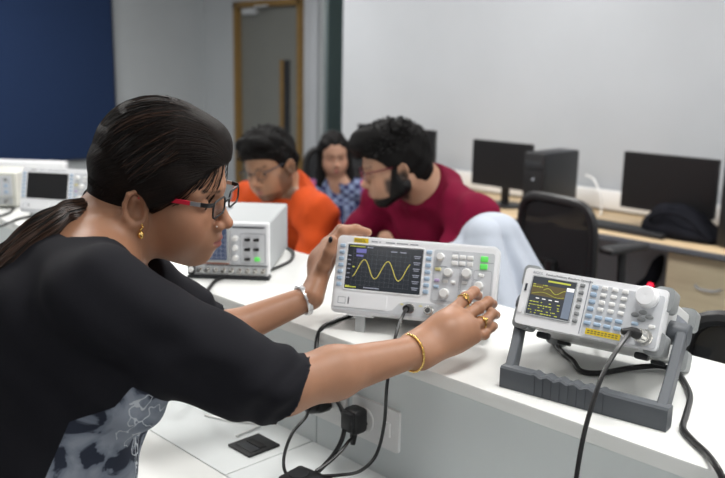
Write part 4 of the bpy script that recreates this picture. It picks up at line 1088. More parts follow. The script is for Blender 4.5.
def top_mat():
    m = mat('black_jersey', (.0105,.0105,.0140), .85, spec=.2, bump=.12, bscale=600); nt = m.node_tree; bs = nt.nodes['Principled BSDF']
    at_ = nt.nodes.new('ShaderNodeAttribute'); at_.attribute_name = 'front'
    gt = nt.nodes.new('ShaderNodeMath'); gt.operation = 'GREATER_THAN'; gt.inputs[1].default_value = 0; nt.links.new(at_.outputs['Fac'], gt.inputs[0])
    tc = nt.nodes.new('ShaderNodeTexCoord')
    n = nt.nodes.new('ShaderNodeTexNoise'); n.inputs['Scale'].default_value = 15; n.inputs['Detail'].default_value = 6; n.inputs['Distortion'].default_value = 1.2; nt.links.new(tc.outputs['Object'], n.inputs['Vector'])
    r = nt.nodes.new('ShaderNodeValToRGB'); cr = r.color_ramp; cr.elements[0].position = .41; cr.elements[0].color = (.030,.036,.055,1); cr.elements[1].position = .45; cr.elements[1].color = (.17,.195,.24,1)
    e = cr.elements.new(.60); e.color = (.27,.30,.35,1)
    nt.links.new(n.outputs['Fac'], r.inputs['Fac'])
    v = nt.nodes.new('ShaderNodeTexVoronoi'); v.feature = 'DISTANCE_TO_EDGE'; v.inputs['Scale'].default_value = 17
    n2 = nt.nodes.new('ShaderNodeTexNoise'); n2.inputs['Scale'].default_value = 25; nt.links.new(tc.outputs['Object'], n2.inputs['Vector'])
    ad = nt.nodes.new('ShaderNodeMix'); ad.data_type = 'VECTOR'; ad.inputs[0].default_value = .12; nt.links.new(tc.outputs['Object'], ad.inputs[4]); nt.links.new(n2.outputs['Color'], ad.inputs[5]); nt.links.new(ad.outputs[1], v.inputs['Vector'])
    lt = nt.nodes.new('ShaderNodeMath'); lt.operation = 'LESS_THAN'; lt.inputs[1].default_value = .022; nt.links.new(v.outputs['Distance'], lt.inputs[0])
    n3 = nt.nodes.new('ShaderNodeTexNoise'); n3.inputs['Scale'].default_value = 5; nt.links.new(tc.outputs['Object'], n3.inputs['Vector'])
    g3 = nt.nodes.new('ShaderNodeMath'); g3.operation = 'GREATER_THAN'; g3.inputs[1].default_value = .50; nt.links.new(n3.outputs['Fac'], g3.inputs[0])
    ml = nt.nodes.new('ShaderNodeMath'); ml.operation = 'MULTIPLY'; nt.links.new(lt.outputs[0], ml.inputs[0]); nt.links.new(g3.outputs[0], ml.inputs[1])
    m1 = nt.nodes.new('ShaderNodeMix'); m1.data_type = 'RGBA'; nt.links.new(ml.outputs[0], m1.inputs[0]); nt.links.new(r.outputs['Color'], m1.inputs[6]); m1.inputs[7].default_value = (.55,.58,.62,1)
    m2 = nt.nodes.new('ShaderNodeMix'); m2.data_type = 'RGBA'; nt.links.new(gt.outputs[0], m2.inputs[0]); m2.inputs[6].default_value = (.0105,.0105,.0140,1); nt.links.new(m1.outputs[2], m2.inputs[7])
    nt.links.new(m2.outputs[2], bs.inputs['Base Color']); return m
M['top'] = top_mat()
SK_W = (.34,.172,.102)
woman()
# ================================================================ computer desk along the back wall
dk = empty('computer_desk', (-1.6, 3.77, 0)); tag(dk, 'long pale wood computer desk along the back wall', 'desk')
DX0, DX1, DY0, DY1 = -4.2, 1.6, 3.475, 4.08
wpart('desk_top', MB().box(((DX0+DX1)/2, (DY0+DY1)/2, .7275), (DX1-DX0, DY1-DY0, .025), .003), M['wood'], dk)
wpart('edge_band', MB().box(((DX0+DX1)/2, DY0-.003, .727), (DX1-DX0, .008, .027), .002), mat('edge_band_grey', (.10,.105,.12), .5), dk)
for x_ in (-4.1, -2.9, .2, 1.5): wpart('desk_leg', MB().box((x_, 3.78, .357), (.04, .5, .714), .004), mat('desk_leg_grey', (.30,.31,.33), .5), dk)
wpart('cable_trunking', MB().box(((DX0+DX1)/2, 4.06, .80), (DX1-DX0, .03, .10), .004), M['sock'], dk)
wpart('modesty_panel', MB().box(((DX0+DX1)/2, 4.0, .5), (DX1-DX0-.1, .018, .40)), mat('desk_leg_grey2', (.30,.31,.33), .5), dk)
def pedestal(x0, x1, label):
    t = empty('drawer_pedestal', ((x0+x1)/2, 3.53, 0)); tag(t, label, 'drawer cabinet')
    w2 = (x1-x0)/2
    MB().box((0, .24, .355), (2*w2, .44, .69), .003).build('carcass', M['wood_pale'], t)
    for z0, z1 in ((.42, .70), (.20, .413), (.02, .193)):
        d = MB().box((0, .010, (z0+z1)/2), (2*w2-.006, .02, z1-z0-.006), .002).build('drawer', M['wood_pale'], t)
        zc = (z0+z1)/2+.01
        MB().tube(spline([(-.055, 0, zc+.006), (-.05, -.014, zc+.004), (-.03, -.022, zc-.002), (0, -.024, zc-.004), (.03, -.022, zc-.002), (.05, -.014, zc+.004), (.055, 0, zc+.006)], 4), .0045, 8).build('handle', M['inkg'], d)
    return t
pedestal(-1.665, -1.275, 'pale wood drawer pedestal under the desk, a bow handle on its drawer')
def monitor(x, y, w, h, zb, label, yaw=0, group=None):
    t = empty('monitor', (x, y, .74), (0, 0, rad(yaw))); tag(t, label, 'monitor', group)
    z0 = zb-.74
    b = MB(); b.panel(-w/2, w/2, z0, z0+h, 0, .022, .006); b.panel(-w/2+.03, w/2-.03, z0+.03, z0+h-.03, .022, .045, .02); b.build('monitor_case', M['black'], t)
    MB().panel(-w/2+.012, w/2-.012, z0+.018, z0+h-.012, -.0012, .003, .001).build('screen', M['screen_off'], t)
    s = MB(); s.box((0, .055, (z0+h*.5)/2), (.045, .02, z0+h*.5), .004); s.build('stand_neck', M['black'], t)
    s = MB(); s.lathe((0, .05, 0), (0,0,1), [(.11,0), (.11,.006), (.10,.012), (.03,.016)], 28); s.build('stand_base', M['black'], t)
    MB().box((w/2-.03, -.002, z0+.009), (.006, .002, .002)).build('power_light', M['inkg'], t)
    return t
monitor(-1.815, 3.78, .462, .272, .822, 'black monitor switched off, above the black bag on the desk')
monitor(-2.715, 3.70, .385, .245, .845, 'black monitor switched off, beside the dark computer tower')
monitor(-3.55, 3.75, .64, .31, .80, 'black monitor mostly hidden behind the head of the man in maroon')
def tower(x, y, w, h, d, yaw, label, lay=False):
    t = empty('computer_tower', (x, y, .74), (0, 0, rad(yaw))); tag(t, label, 'computer')
    MB().box((0, d/2+.01, h/2+.006), (w, d, h), .006).build('tower_case', M['dark'], t)
    MB().box((0, .004, h/2+.006), (w-.004, .02, h-.004), .006).build('front_panel', M['black'], t)
    MB().box((0, -.0065, h*.82), (w*.8, .003, .04), .001).build('optical_drive', M['dark'], t)
    MB().cyl((0, -.006, h*.6), (0,-1,0), .008, .007, .003, 16).build('power_button', M['inkg'], t)
    for s in (-1, 1):
        for yy_ in (.05, d-.03): MB().box((s*w*.35, yy_, .003), (.02, .03, .006)).build('foot_pad', M['black'], t)
    return t
tower(-2.42, 3.58, .125, .32, .30, 0, 'dark computer tower on the desk beside the second monitor')
tower(-1.395, 3.60, .18, .42, .42, 0, 'black computer tower cut by the right edge of the picture')
# headset on the right tower
hs = MB(); hs.ball((-1.445, 3.64, 1.185), .022, 8, (1,.7,1.2)); hs.tube(spline([(-1.445, 3.64, 1.195), (-1.42, 3.64, 1.225), (-1.38, 3.64, 1.225), (-1.355, 3.64, 1.195)], 6), .006); hs.ball((-1.355, 3.64, 1.19), .022, 8, (1,.7,1.2))
tag(hs.build('headset', M['black']), 'black headset lying on top of the right-hand computer tower', 'headset')
# keyboard and bag
kb = empty('keyboard', (*at_z(628, 229, .75)[:2], .74), (0, 0, rad(-3))); tag(kb, 'black keyboard on the desk beside the bag', 'keyboard')
MB().box((0, 0, .010), (.42, .14, .018), .004).build('keyboard_base', M['black'], kb)
ky = MB()
for r in range(5):
    for c in range(18): ky.box((-.195+c*.0229, -.05+r*.025, .0205), (.018, .02, .006), .002, 1)
ky.build('keys', M['dark'], kb)
s = Sdf(); c0 = at_z(672, 239, .74)
fx = Frame(np.eye(3), (c0[0], c0[1]+.08, .74))
s.add(d_ell((0,0,.03), (.17,.11,.055)), .03, fr=fx); s.add(d_ell((-.06,.0,.075), (.085,.085,.075)), .06, fr=fx); s.add(d_ell((.02,.01,.06), (.11,.08,.07)), .05, fr=fx); s.add(d_ell((.12,-.01,.02), (.10,.09,.03)), .04, fr=fx); s.add(d_rc((-.15,-.04,.03), (-.05,-.06,.11), .02, .02), .03, fr=fx)
s.warp(lambda P: .006*np.sin(P[:,0]*45+P[:,2]*30)*np.sin(P[:,1]*38+1), fx); s.cut(lambda P: -P[:,2], .004, fx)
V, Q = s.mesh(.007); bag = np_obj('backpack', V, Q, M['bag']); tag(bag, 'black cloth bag slumped on the desk in front of the monitor', 'bag')
sb = MB().tube(spline([c0+np.array([-.13,.06,.02]), c0+np.array([-.1,-.02,.085]), c0+np.array([-.02,-.03,.12]), c0+np.array([.07,-.02,.10]), c0+np.array([.16,-.01,.03])], 8), .006, 6)
sb.build('bag_strap', M['bag'], bag)
# white cable loop rising behind the computer tower
tag(MB().tube(spline([at_y(586, 175, 4.0), at_y(594, 180, 3.95), at_y(600, 195, 3.92), at_y(601, 212, 3.9), at_y(597, 222, 3.88)], 8), .005, 8).build('network_cable', M['sock']), 'white cable hanging down the wall beside the computer tower', 'cable')
# black thing under the desk and the red light
ub_ = at_y(640, 275, 3.60)
s = Sdf(); fx = Frame(np.eye(3), (ub_[0]-.02, 3.66, 0))
s.add(d_box((0,0,.20), (.14,.12,.20), .06)); s.it.pop()
s.add(d_box((0,0,.22), (.15,.12,.22), .07), fr=fx); s.add(d_ell((0,-.08,.2), (.11,.09,.14)), .04, fr=fx); s.add(d_rc((.0,.0,.42), (.09,.0,.64), .05, .02), .05, fr=fx)
s.warp(lambda P: .006*np.sin(P[:,0]*40+P[:,2]*25), fx); V, Q = s.mesh(.012)
tag(np_obj('duffel_bag', V, Q, M['bag']), 'black bag standing under the desk beside the drawer pedestal', 'bag')
lp = at_y(650, 284, 3.40)
il = empty('extension_box', (lp[0], lp[1], 0)); tag(il, 'small black box with a glowing red lamp under the desk', 'extension box')
MB().box((0, .03, (lp[2]-.03)/2), (.07, .05, lp[2]-.03), .01).build('box_body', M['black'], il)
MB().ball((0, .004, lp[2]-.008), .013, 10).build('red_lamp', M['red_led'], il)

# ---- office chairs
def office_chair(loc, yaw, label, group='black mesh office chairs'):
    t = empty('office_chair', loc, (0, 0, rad(yaw))); tag(t, label, 'chair', group)
    # sitter faces +Y; back at -Y
    MB().box((0, .02, .455), (.47, .46, .07), .03, 4).build('seat', M['bag'], t)
    fr_ = MB(); path = []
    for i in range(41):
        a = 2*PI*i/40; ex = .5; cx, sx = math.cos(a), math.sin(a)
        x_ = .182*math.copysign(abs(cx)**.45, cx); z_ = .80+.215*math.copysign(abs(sx)**.45, sx)
        path.append((x_*(1+.12*(z_-.8)), -.215-.05*(z_-.6)+.28*x_*x_*1.2, z_))
    bk = MB().tube(path[:-1], .017, 8, closed=True).build('back_frame', M['black'], t)
    mv = []; mf = []; nx, nz = 14, 14
    for j in range(nz+1):
        for i in range(nx+1):
            u = -1+2*i/nx; w_ = -1+2*j/nz; m_ = (abs(u)**4.4+abs(w_)**4.4)**(1/4.4); mm = max(abs(u), abs(w_)); k_ = mm/m_ if m_ > 0 else 0
            x_ = .180*u*k_; z_ = .80+.212*w_*k_; x_ *= (1+.12*(z_-.8)); mv.append((x_, -.215-.05*(z_-.6)+.28*x_*x_*1.2, z_))
    for j in range(nz):
        for i in range(nx): mf.append([j*(nx+1)+i, j*(nx+1)+i+1, (j+1)*(nx+1)+i+1, (j+1)*(nx+1)+i])
    mo = MB().add(mv, mf, None, True).build('back_mesh', M['mesh'], t); sd = mo.modifiers.new('s', 'SOLIDIFY'); sd.thickness = .003
    MB().tube(spline([(0, -.02, .43), (0, -.2, .44), (0, -.245, .52), (0, -.24, .64), (0, -.235, .78)], 5), .024, 8).build('back_bracket', M['black'], t)
    MB().box((0, -.228, .70), (.34, .02, .06), .008).build('lumbar_bar', M['black'], t)
    for s in (-1, 1):
        a_ = MB().tube(spline([(s*.16, -.10, .425), (s*.235, -.11, .43), (s*.245, -.12, .50), (s*.232, -.12, .845)], 5), .016, 8).build('armrest_post', M['black'], t)
        MB().box((s*.232, -.11, .858), (.065, .21, .026), .012, 3).build('arm_pad', M['black'], a_)
    MB().cyl((0, 0, .08), (0,0,1), .03, .025, .35, 16).build('gas_column', M['black'], t)
    for i in range(5):
        a = 2*PI*i/5+.3; b = MB(); b.tube([(0, 0, .105), (.15*math.cos(a), .15*math.sin(a), .10), (.29*math.cos(a), .29*math.sin(a), .075)], [.026, .022, .016], 8)
        lg_ = b.build('base_arm', M['black'], t)
        MB().cyl((.29*math.cos(a)-.012*math.sin(a), .29*math.sin(a)+.012*math.cos(a), .028), (math.sin(a), -math.cos(a), 0), .028, .028, .024, 14).build('caster', M['black'], lg_)
    return t
cc_ = at(560, 232, 3.15)
ch1 = office_chair((cc_[0]+.02, cc_[1]+.22, 0), -11, 'black mesh office chair facing the computer desk')
def chair_copy(loc, yaw, label):
    c = clone(ch1); c.location = loc; c.rotation_euler = (0, 0, rad(yaw)); c['label'] = label; return c
# ---- white cloth over a chair back behind the bench
cb = at(487, 240, 2.12)
ch2 = chair_copy((cb[0]+.02, cb[1]+.17, 0), 25, 'black office chair under the white lab coat behind the held oscilloscope')
# ---------------------------------------------------------------- people seated beyond the bench
HAIRLINE_M = pw([(-.20,-.10), (-.090,-.085), (-.070,-.060), (-.045,-.034), (-.030,-.010), (-.016,.018), (0,.026), (.025,.046), (.045,.070), (.056,.090), (.064,.140), (.2,.2)])
def hmat_axes(yaw, pitch, roll): return head_axes(-RR*math.cos(rad(yaw))-DD*math.sin(rad(yaw)), pitch, roll)
def sitter(name_label, HR, ho, hs, NB, fwd, seat, mats, skin, lip, jaw=1.1, beard=0., sh_w=.185, girth=1., sleeve=.55, hands=None, res=.0042, brow=(.010,.008,.007), female=False):
    fwd = nrm(fwd); left = np.cross(UP, fwd); NB = np.array(NB, float); pe = np.array(seat, float)
    root = empty('person', (pe[0], pe[1], 0)); tag(root, name_label, 'person')
    fr = Frame(HR, ho, hs, True); fn = Frame(HR, ho, hs, False)
    S = Sdf(); head_sdf(S, fr, jaw=jaw, nose=1.1 if not female else 1.)
    nr = .056*hs if not female else .046
    S.add(d_rc(fr.fwd((-.028,0,-.045)), NB, nr, nr*1.08), .03); S.add(d_rc(fr.fwd((-.060,0,-.010)), NB-fwd*.02, nr*.8, nr*1.05), .03)
    sp = nrm(NB-pe); f2 = nrm(fwd-sp*(fwd @ sp)); RT = np.column_stack((f2, left, sp)); Lh = np.linalg.norm(NB-pe)
    sh = {s: NB+left*s*sh_w-UP*.055+f2*.01 for s in (1, -1)}
    hd = {s: np.array(hands[s], float) for s in (1, -1)}; el = {}
    for s in (1, -1):
        a, b = sh[s], hd[s]; m_ = (a+b)/2; dl = np.linalg.norm(b-a); L1, L2 = .29, .26
        x_ = (L1*L1-L2*L2+dl*dl)/(2*dl); h_ = math.sqrt(max(L1*L1-x_*x_, .0001)); ax = nrm(b-a); pole = nrm(-UP*.8+left*s*.6-fwd*.25); pole = nrm(pole-ax*(pole @ ax))
        el[s] = a+ax*x_+pole*h_
    def torso(T, g=0.):
        k = .06
        T.add(d_ell(NB-sp*.16+f2*.01, (.105*girth+g, .165*girth+g, .15+g), RT), k); T.add(d_ell(NB-sp*Lh*.6, (.105*girth+g, .145*girth+g, .17+g), RT), k); T.add(d_ell(pe+UP*.03, (.125*girth+g, .165*girth+g, .13+g), RT), k)
        for s in (1, -1): T.add(d_rc(NB-sp*.01, sh[s], .050+g, .054+g), .05)
        if female:
            for s in (1, -1): T.add(d_ell(NB-sp*.21+f2*.075+left*.06*s, (.05+g,.055+g,.055+g), RT), .04)
    torso(S, -.006)
    for s in (1, -1):
        S.add(d_rc(sh[s], el[s], .044 if not female else .038, .036 if not female else .032), .03); S.add(d_rc(el[s], hd[s], .036 if not female else .032, .024 if not female else .021), .02)
        dirn = nrm(hd[s]-el[s]); dirn = nrm(dirn*np.array([1,1,.3])); simple_hand(S, hd[s], dirn, -UP, 1. if not female else .9, .5, s)
    V, Q = S.mesh(res); body = np_obj('body', V, Q, M['skin'], root); vcol(body, 'tint', head_tint(V, fr, skin, lip, brow, beard))
    eyes(fn, root, (1, 0, -.35))
    T = Sdf(); torso(T, .006)
    for s in (1, -1):
        a, b = sh[s], el[s]; ends = [b] if sleeve <= 1 else [b, b+(hd[s]-b)*(sleeve-1)]
        if sleeve <= 1:
            e = a+(b-a)*sleeve; u_ = nrm(b-a)
            f_, c_, R_ = d_rc(a, e+u_*.05, .062 if not female else .052, .058 if not female else .050, lambda P, h: .003*np.sin(P[:,2]*90+P[:,0]*30))
            T.add((lambda P, f_=f_, e=e, u_=u_: np.maximum(f_(P), (P-e) @ u_), c_, R_), .04)
        else:
            T.add(d_rc(a, b, .062, .054, lambda P, h: .004*np.sin(P[:,2]*80+P[:,0]*30)), .04)
            e = ends[1]; u_ = nrm(e-b); f_, c_, R_ = d_rc(b, e+u_*.05, .053, .040, lambda P, h: .003*np.sin(h*40))
            T.add((lambda P: np.maximum(f_(P), (P-e) @ u_), c_, R_), .03)
    na = fr.fwd((-.028,0,-.045))-NB; nl = np.linalg.norm(na); na = na/nl
    if female: T.add(d_rc(NB-sp*.012+f2*.012, fr.fwd((-.028,0,-.045)), nr+.02, nr+.03), .006, 's')
    else:
        T.add(d_rc(NB-fwd*.012, NB-fwd*.012+na*.045, nr*1.14+.010, nr*1.12+.008), .05)
        for s in (1, -1): T.add(d_rc(NB-fwd*.012+UP*.006, sh[s]+UP*.004+left*s*.015, nr*1.05+.006, .058), .05)
        cp_ = NB+na*.040; cn = nrm(na*.75+UP*.25+fwd*.30)
        T.add((lambda P: np.maximum(-((P-cp_) @ cn), np.linalg.norm(P-cp_, axis=1)-.125), cp_, .13), .006, 's')
    T.warp(lambda P: .0030*np.sin(((P-pe) @ sp)*60+3*np.sin(((P-pe) @ left)*16))+.002*np.sin(((P-pe) @ left)*70+((P-pe) @ sp)*25))
    T.cut(lambda P: (pe-P) @ UP-.04, .006)
    V, Q = biggest(*T.mesh(.0055)); shirt = np_obj(mats[1], V, Q, mats[0], root)
    D = Sdf()
    for s in (1, -1):
        h = pe+left*s*.095; kn = h+fwd*.42+left*s*.04; kn[2] = .50; an = kn-fwd*.06; an[2] = .09
        D.add(d_rc(h, kn, .085, .060), .03); D.add(d_rc(kn, an, .058, .046), .02)
    D.add(d_ell(pe, (.125,.17,.10), RT), .05); V, Q = D.mesh(.011); np_obj('trousers', V, Q, mats[2], root)
    for s in (1, -1):
        h = pe+left*s*.095; kn = h+fwd*.42+left*s*.04; an = kn-fwd*.06; a0 = np.array([an[0], an[1], .045]); b = Sdf(); b.add(d_rc(a0, a0+fwd*.17-UP*.012, .044, .034), .02); b.add(d_rc(a0, a0+UP*.05, .043, .042), .02); b.cut(lambda P: .002-P[:,2], .003)
        V, Q = b.mesh(.008); np_obj('shoe', V, Q, M['shoe'], root)
    return root, fr, fn
def hair_obj(H, fr, root, m, hl=HAIRLINE_M, res=.0036, ear=True):
    H.cut(lambda P: (P[:,0]-hl(P[:,2]+.10*(.078-np.abs(P[:,1])).clip(0,.05)*(P[:,2] > .04)))*.75, .005, fr)
    if ear: H.add(d_ell((-.006,.086,-.022), (.021,.018,.034)), .006, 's', fr)
    V, Q = H.mesh(res); o = np_obj('hair', V, Q, m, root); comb(o, V, fr.fwd((-.04,0,.14)), fr.R @ nrm((.3,0,1)), fr.R[:,0]); return o
def tufts(root_hair, fn, cnt, c0, rd, zr, length, seed, fwdpull, m):
    rng = random.Random(seed); sm = MB(); P = []
    for i in range(cnt):
        a = rng.uniform(0, 2*PI); z_ = rng.uniform(*zr); d = np.array([math.cos(a)*math.sqrt(1-z_*z_), math.sin(a)*math.sqrt(1-z_*z_), z_]); p = c0+d*rd
        if p[0] > HAIRLINE_M(p[2])+.035 and p[2] < .10: continue
        pts = []; v = nrm(d*.5+np.array(fwdpull)+np.array([rng.uniform(-.4,.4), rng.uniform(-.4,.4), rng.uniform(-.1,.3)]))
        for t_ in np.linspace(-.3, 1, 6): pts.append(fn.fwd(p+v*length*t_-d*.010*t_*t_))
        P.append(pts)
    strands(P, .0020, sm); sm.build('hair_strands', m, root_hair, world=True)

def stool(loc, label):
    t = empty('stool', (loc[0], loc[1], 0)); tag(t, label, 'stool')
    MB().lathe((0,0,.40), (0,0,1), [(.14,0), (.165,.01), (.165,.025), (.155,.035), (.001,.037)], 28).build('seat', M['bag'], t)
    for a in range(4):
        c_, s_ = math.cos(a*PI/2+.4), math.sin(a*PI/2+.4); MB().tube([(.10*c_, .10*s_, .405), (.17*c_, .17*s_, .003)], .011, 8).build('leg', M['metal'], t)
    MB().tube([(.152*math.cos(a), .152*math.sin(a), .12) for a in np.linspace(0, 2*PI, 25)[:-1]], .008, 8, closed=True).build('foot_ring', M['metal'], t)

# man in maroon
NBm = at(431, 192, 2.74)
fwm = nrm((-.12,-1,0))
m_maroon = mat('maroon_jersey', (.150,.004,.026), .9, spec=.15, noise=.10, nscale=18, bump=.25, bscale=160)
HRm = hmat_axes(9, 14.5, 0); hom = np.array([-1.824,1.931,1.18])
pm = np.array([NBm[0]-.09, NBm[1]+.29, .50])
rm, frm, fnm = sitter('bearded man with glasses in a maroon shirt, looking down to his right', HRm, hom, 1.007, NBm, fwm, pm, (m_maroon, 'maroon_shirt', mat('jeans_blue', (.03,.05,.10), .85, bump=.3)), (.38,.215,.140), (.30,.13,.11), 1.15, .93, sh_w=.215, girth=1.12, sleeve=.9, hands={1: (NBm[0]+.0, 1.68, .815), -1: (NBm[0]-.22, 1.64, .815)})
H = Sdf(); fr = frm
H.add(d_ell((-.014,0,.040), (.110,.084,.100)), .01, fr=fr); H.add(d_ell((.040,0,.095), (.072,.066,.046)), .03, fr=fr); H.add(d_ell((.085,0,.092), (.040,.052,.030)), .025, fr=fr); H.add(d_ell((-.075,0,-.02), (.040,.062,.060)), .03, fr=fr)
H.warp(lambda P: .0035*np.sin(P[:,0]*70+P[:,1]*90)*np.sin(P[:,2]*80+P[:,1]*40), fr)
hm = hair_obj(H, fr, rm, M['hair_comb_black'])
tufts(hm, fnm, 420, np.array([.0,0,.052]), np.array([.112,.080,.088]), (.0, 1), .026, 4, (.3,0,-.1), M['hair'])
B_ = Sdf(); B_.add(d_rc((-.004,.050*1.15,-.058), (.056,.016,-.096), .0235, .0205), .03, fr=fr); B_.add(d_ell((.067,0,-.097), (.0205,.025,.019)), .02, fr=fr); B_.add(d_rc((.012,.062,-.010), (.004,.060,-.055), .0135, .0200), .03, fr=fr); B_.add(d_rc((.018,.052,-.050), (.050,.030,-.080), .016, .016), .03, fr=fr)
B_.warp(lambda P: .0012*np.sin(P[:,0]*260)*np.sin(P[:,2]*240+P[:,1]*100), fr); B_.add(d_ell((.096,0,-.068), (.022,.024,.019)), .008, 's', fr)
V, Q = B_.mesh(.0036); np_obj('beard', V, Q, M['hair'], rm)
rim_m = mat('rim_dark_red', (.12,.012,.02), .3)
spectacles(fnm, rm, rim_m, [((0,1), rim_m, 'temple_arm')], .050, .033, .0012)
# man in orange
NBo = at(284, 192, 3.13); fwo = nrm((-.05,-1,0)); HRo = hmat_axes(58.3, 13.6, 8.5); hoo = np.array([-2.392,1.887,1.127])
po = np.array([NBo[0]+.05, NBo[1]+.30, .50])
m_or = mat('orange_cotton', (.50,.065,.012), .9, spec=.2, noise=.08, nscale=18, bump=.25, bscale=160)
ro_, fro, fno = sitter('man with thin glasses in an orange shirt, head bent over the bench', HRo, hoo, .994, NBo, fwo, po, (m_or, 'orange_shirt', mat('trouser_grey', (.05,.05,.055), .85, bump=.3)), (.34,.185,.110), (.30,.12,.10), 1.08, .55, sh_w=.20, girth=1.08, sleeve=1.7, hands={1: (NBo[0]+.14, 1.66, .815), -1: (NBo[0]-.2, 1.64, .815)})
H = Sdf(); fr = fro
H.add(d_ell((-.012,0,.042), (.110,.085,.100)), .01, fr=fr); H.add(d_ell((.045,0,.095), (.070,.072,.045)), .03, fr=fr); H.add(d_ell((-.07,0,-.01), (.042,.064,.060)), .03, fr=fr)
H.warp(lambda P: .005*np.sin(P[:,0]*95+P[:,1]*60)*np.sin(P[:,2]*90+P[:,1]*80), fr)
ho_ = hair_obj(H, fr, ro_, M['hair_comb_black']); tufts(ho_, fno, 260, np.array([.005,0,.055]), np.array([.112,.082,.088]), (.0, 1), .022, 9, (.0,0,.0), M['hair'])
spectacles(fno, ro_, M['ink'], [((0,1), M['ink'], 'temple_arm')], .046, .034, .0011)
stool((pm[0], pm[1]), 'round stool under the man in maroon, hidden by the bench')
stool((po[0], po[1]), 'round stool under the man in orange, hidden by the bench')
# young woman sitting by the glass
gd = 4.45; hg = at(334, 155, gd); fwg = nrm(-ray(334,155)*np.array([1,1,0])); HRg = head_axes(nrm(fwg+np.cross(UP, fwg)*.12), 6, 3)
NBg = at(338, 181, gd+.04); pg = np.array([NBg[0]-fwg[0]*.08, NBg[1]-fwg[1]*.08, .50])
def chk_mat():
    m = mat('navy_check', (.03,.035,.12), .85); nt = m.node_tree; bs = nt.nodes['Principled BSDF']
    tc = nt.nodes.new('ShaderNodeTexCoord'); mp = nt.nodes.new('ShaderNodeMapping'); mp.inputs['Rotation'].default_value = (.5,.6,.8); ck = nt.nodes.new('ShaderNodeTexChecker'); ck.inputs['Scale'].default_value = 34
    ck.inputs['Color1'].default_value = (.016,.018,.07,1); ck.inputs['Color2'].default_value = (.15,.19,.30,1)
    nt.links.new(tc.outputs['Object'], mp.inputs[0]); nt.links.new(mp.outputs[0], ck.inputs[0])
    a = nt.nodes.new('ShaderNodeAttribute'); a.attribute_name = 'sleeve'; g_ = nt.nodes.new('ShaderNodeMath'); g_.operation = 'GREATER_THAN'; g_.inputs[1].default_value = .5; nt.links.new(a.outputs['Fac'], g_.inputs[0])
    n = nt.nodes.new('ShaderNodeTexNoise'); n.inputs['Scale'].default_value = 28; nt.links.new(tc.outputs['Object'], n.inputs[0]); r = nt.nodes.new('ShaderNodeValToRGB'); r.color_ramp.interpolation = 'CONSTANT'
    r.color_ramp.elements[0].color = (.45,.05,.11,1); r.color_ramp.elements[1].position = .5; r.color_ramp.elements[1].color = (.12,.04,.14,1); nt.links.new(n.outputs['Fac'], r.inputs[0])
    mx = nt.nodes.new('ShaderNodeMix'); mx.data_type = 'RGBA'; nt.links.new(g_.outputs[0], mx.inputs[0]); nt.links.new(ck.outputs[0], mx.inputs[6]); nt.links.new(r.outputs[0], mx.inputs[7]); nt.links.new(mx.outputs[2], bs.inputs['Base Color']); return m
lg_ = np.cross(UP, fwg)
rg, frg, fng = sitter('long-haired young woman in a navy checked top sitting by the glass', HRg, hg, .95, NBg, fwg, pg, (chk_mat(), 'checked_top', mat('trouser_black', (.012,.012,.014), .85)), (.36,.205,.140), (.36,.12,.11), .92, 0, sh_w=.155, girth=.88, sleeve=.62, hands={1: pg+fwg*.26+lg_*.10+UP*.13, -1: pg+fwg*.26-lg_*.10+UP*.13}, res=.005, female=True)
tp_ = [c for c in rg.children if c.name.startswith('checked_top')][0]
Vt = np.array([mw(tp_) @ v.co for v in tp_.data.vertices]); vfloat(tp_, 'sleeve', (np.abs((Vt-NBg) @ lg_) > .118).astype(float))
H = Sdf(); fr = frg
H.add(d_ell((-.014,0,.036), (.108,.083,.098)), .01, fr=fr); H.add(d_rc((.006,.074,.03), (.040,.080,-.17), .024, .026), .03, fr=fr); H.add(d_rc((-.06,.03,.0), (-.07,.05,-.22), .055, .05), .04, fr=fr)
H.warp(lambda P: .003*np.sin(P[:,1]*140+P[:,0]*60+np.sin(P[:,2]*40)), fr)
hl_g = pw([(-.4,.2), (-.10,.11), (-.05,.055), (0,.035), (.02,.040), (.05,.068), (.072,.086), (.084,.13), (.2,.2)])
H.cut(lambda P: (P[:,0]-hl_g(P[:,2]))*.75, .005, fr); V, Q = H.mesh(.005); np_obj('hair', V, Q, M['hair_comb_black'], rg)
tag(chair_copy((-.555, 1.89, 0), 2, 'black office chair just behind the bench at the right edge, its top edge showing'))
chg = chair_copy((pg[0]-fwg[0]*.03, pg[1]-fwg[1]*.03, 0), math.degrees(math.atan2(fwg[1], fwg[0]))-90, 'black office chair the young woman by the glass sits on')
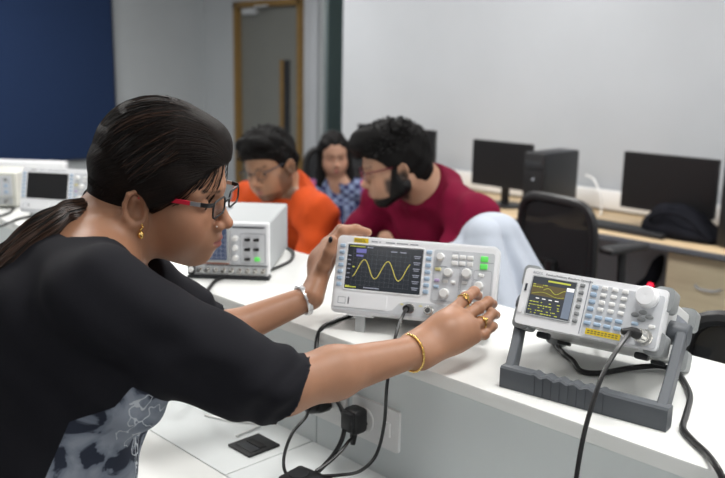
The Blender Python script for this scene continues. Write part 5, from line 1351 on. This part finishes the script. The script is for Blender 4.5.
# ---- white cloth over the chair beside the man in maroon
cw0 = at(488, 222, 2.42)
[bpy.data.objects.remove(c) for o in [x for x in ch2.children if x.name.startswith('armrest')] for c in list(o.children)+[o]]
ch2.location = (cw0[0]+.165-.07, cw0[1]+.165+.12, 0); ch2.rotation_euler = (0, 0, rad(-45))
C = Sdf()
p1, p2 = at(482,231,2.34), at(496,224,2.74)
C.add(d_rc(at(484,238,2.32), at(487,320,2.30), .05, .11), .05)
C.add(d_rc(at(490,236,2.5), at(492,320,2.5), .06, .13), .05)
C.add(d_rc(p1, p2, .034, .036), .03); C.add(d_rc(at(490,238,2.42), at(492,300,2.44), .065, .13), .04); C.add(d_rc(at(504,234,2.44), at(530,300,2.46), .045, .070), .05)
C.add(d_rc(at(474,238,2.40), at(462,268,2.38), .035, .06), .04); C.add(d_rc(at(452,250,2.36), at(449,264,2.36), .022, .05), .03); C.add(d_rc(at(488,300,2.44), at(490,385,2.46), .14, .17), .05)
def fold(P):
    q = P-cw0; a = np.arctan2(q @ DD, q @ RR); dn = np.clip(-q[:,2]/.2, 0, 1); return .017*dn*np.sin(a*9+q[:,2]*9)+.010*dn*np.sin(q @ RR*62+q[:,2]*14)
C.warp(fold); C.cut(lambda P: .60-P[:,2], .01)
V, Q = C.mesh(.006); cl_ = np_obj('cloth', V, Q, M['cloth_w']); cl_.name = 'white_coat'; tag(cl_, 'white lab coat hung over a chair behind the held oscilloscope', 'coat')
# ================================================================ camera, world, render settings
cam = bpy.data.cameras.new('camera'); co = bpy.data.objects.new('camera', cam); COL.objects.link(co)
cam.sensor_fit = 'HORIZONTAL'; cam.sensor_width = 36; cam.lens = 36*F/725
cam.shift_x = 0; cam.clip_start = .05
Rm = Matrix([[AX[0], -AX[1], -AX[2]], [AY[0], -AY[1], -AY[2]], [AZ[0], -AZ[1], -AZ[2]]])
co.matrix_world = Matrix.Translation(EYE) @ Rm.to_4x4()
cam.dof.use_dof = True; cam.dof.focus_distance = 1.28; cam.dof.aperture_fstop = 42/9.5; 
SC.camera = co
wd = bpy.data.worlds.new('world'); SC.world = wd; wd.use_nodes = True
wd.node_tree.nodes['Background'].inputs[0].default_value = (.55, .6, .66, 1); wd.node_tree.nodes['Background'].inputs[1].default_value = .35
SC.view_settings.view_transform = 'Standard'; SC.view_settings.look = 'None'; SC.view_settings.gamma = 1; SC.view_settings.exposure = .0
SC.view_settings.use_curve_mapping = False
SC.cycles.use_denoising = True
SC.cycles.max_bounces = 8
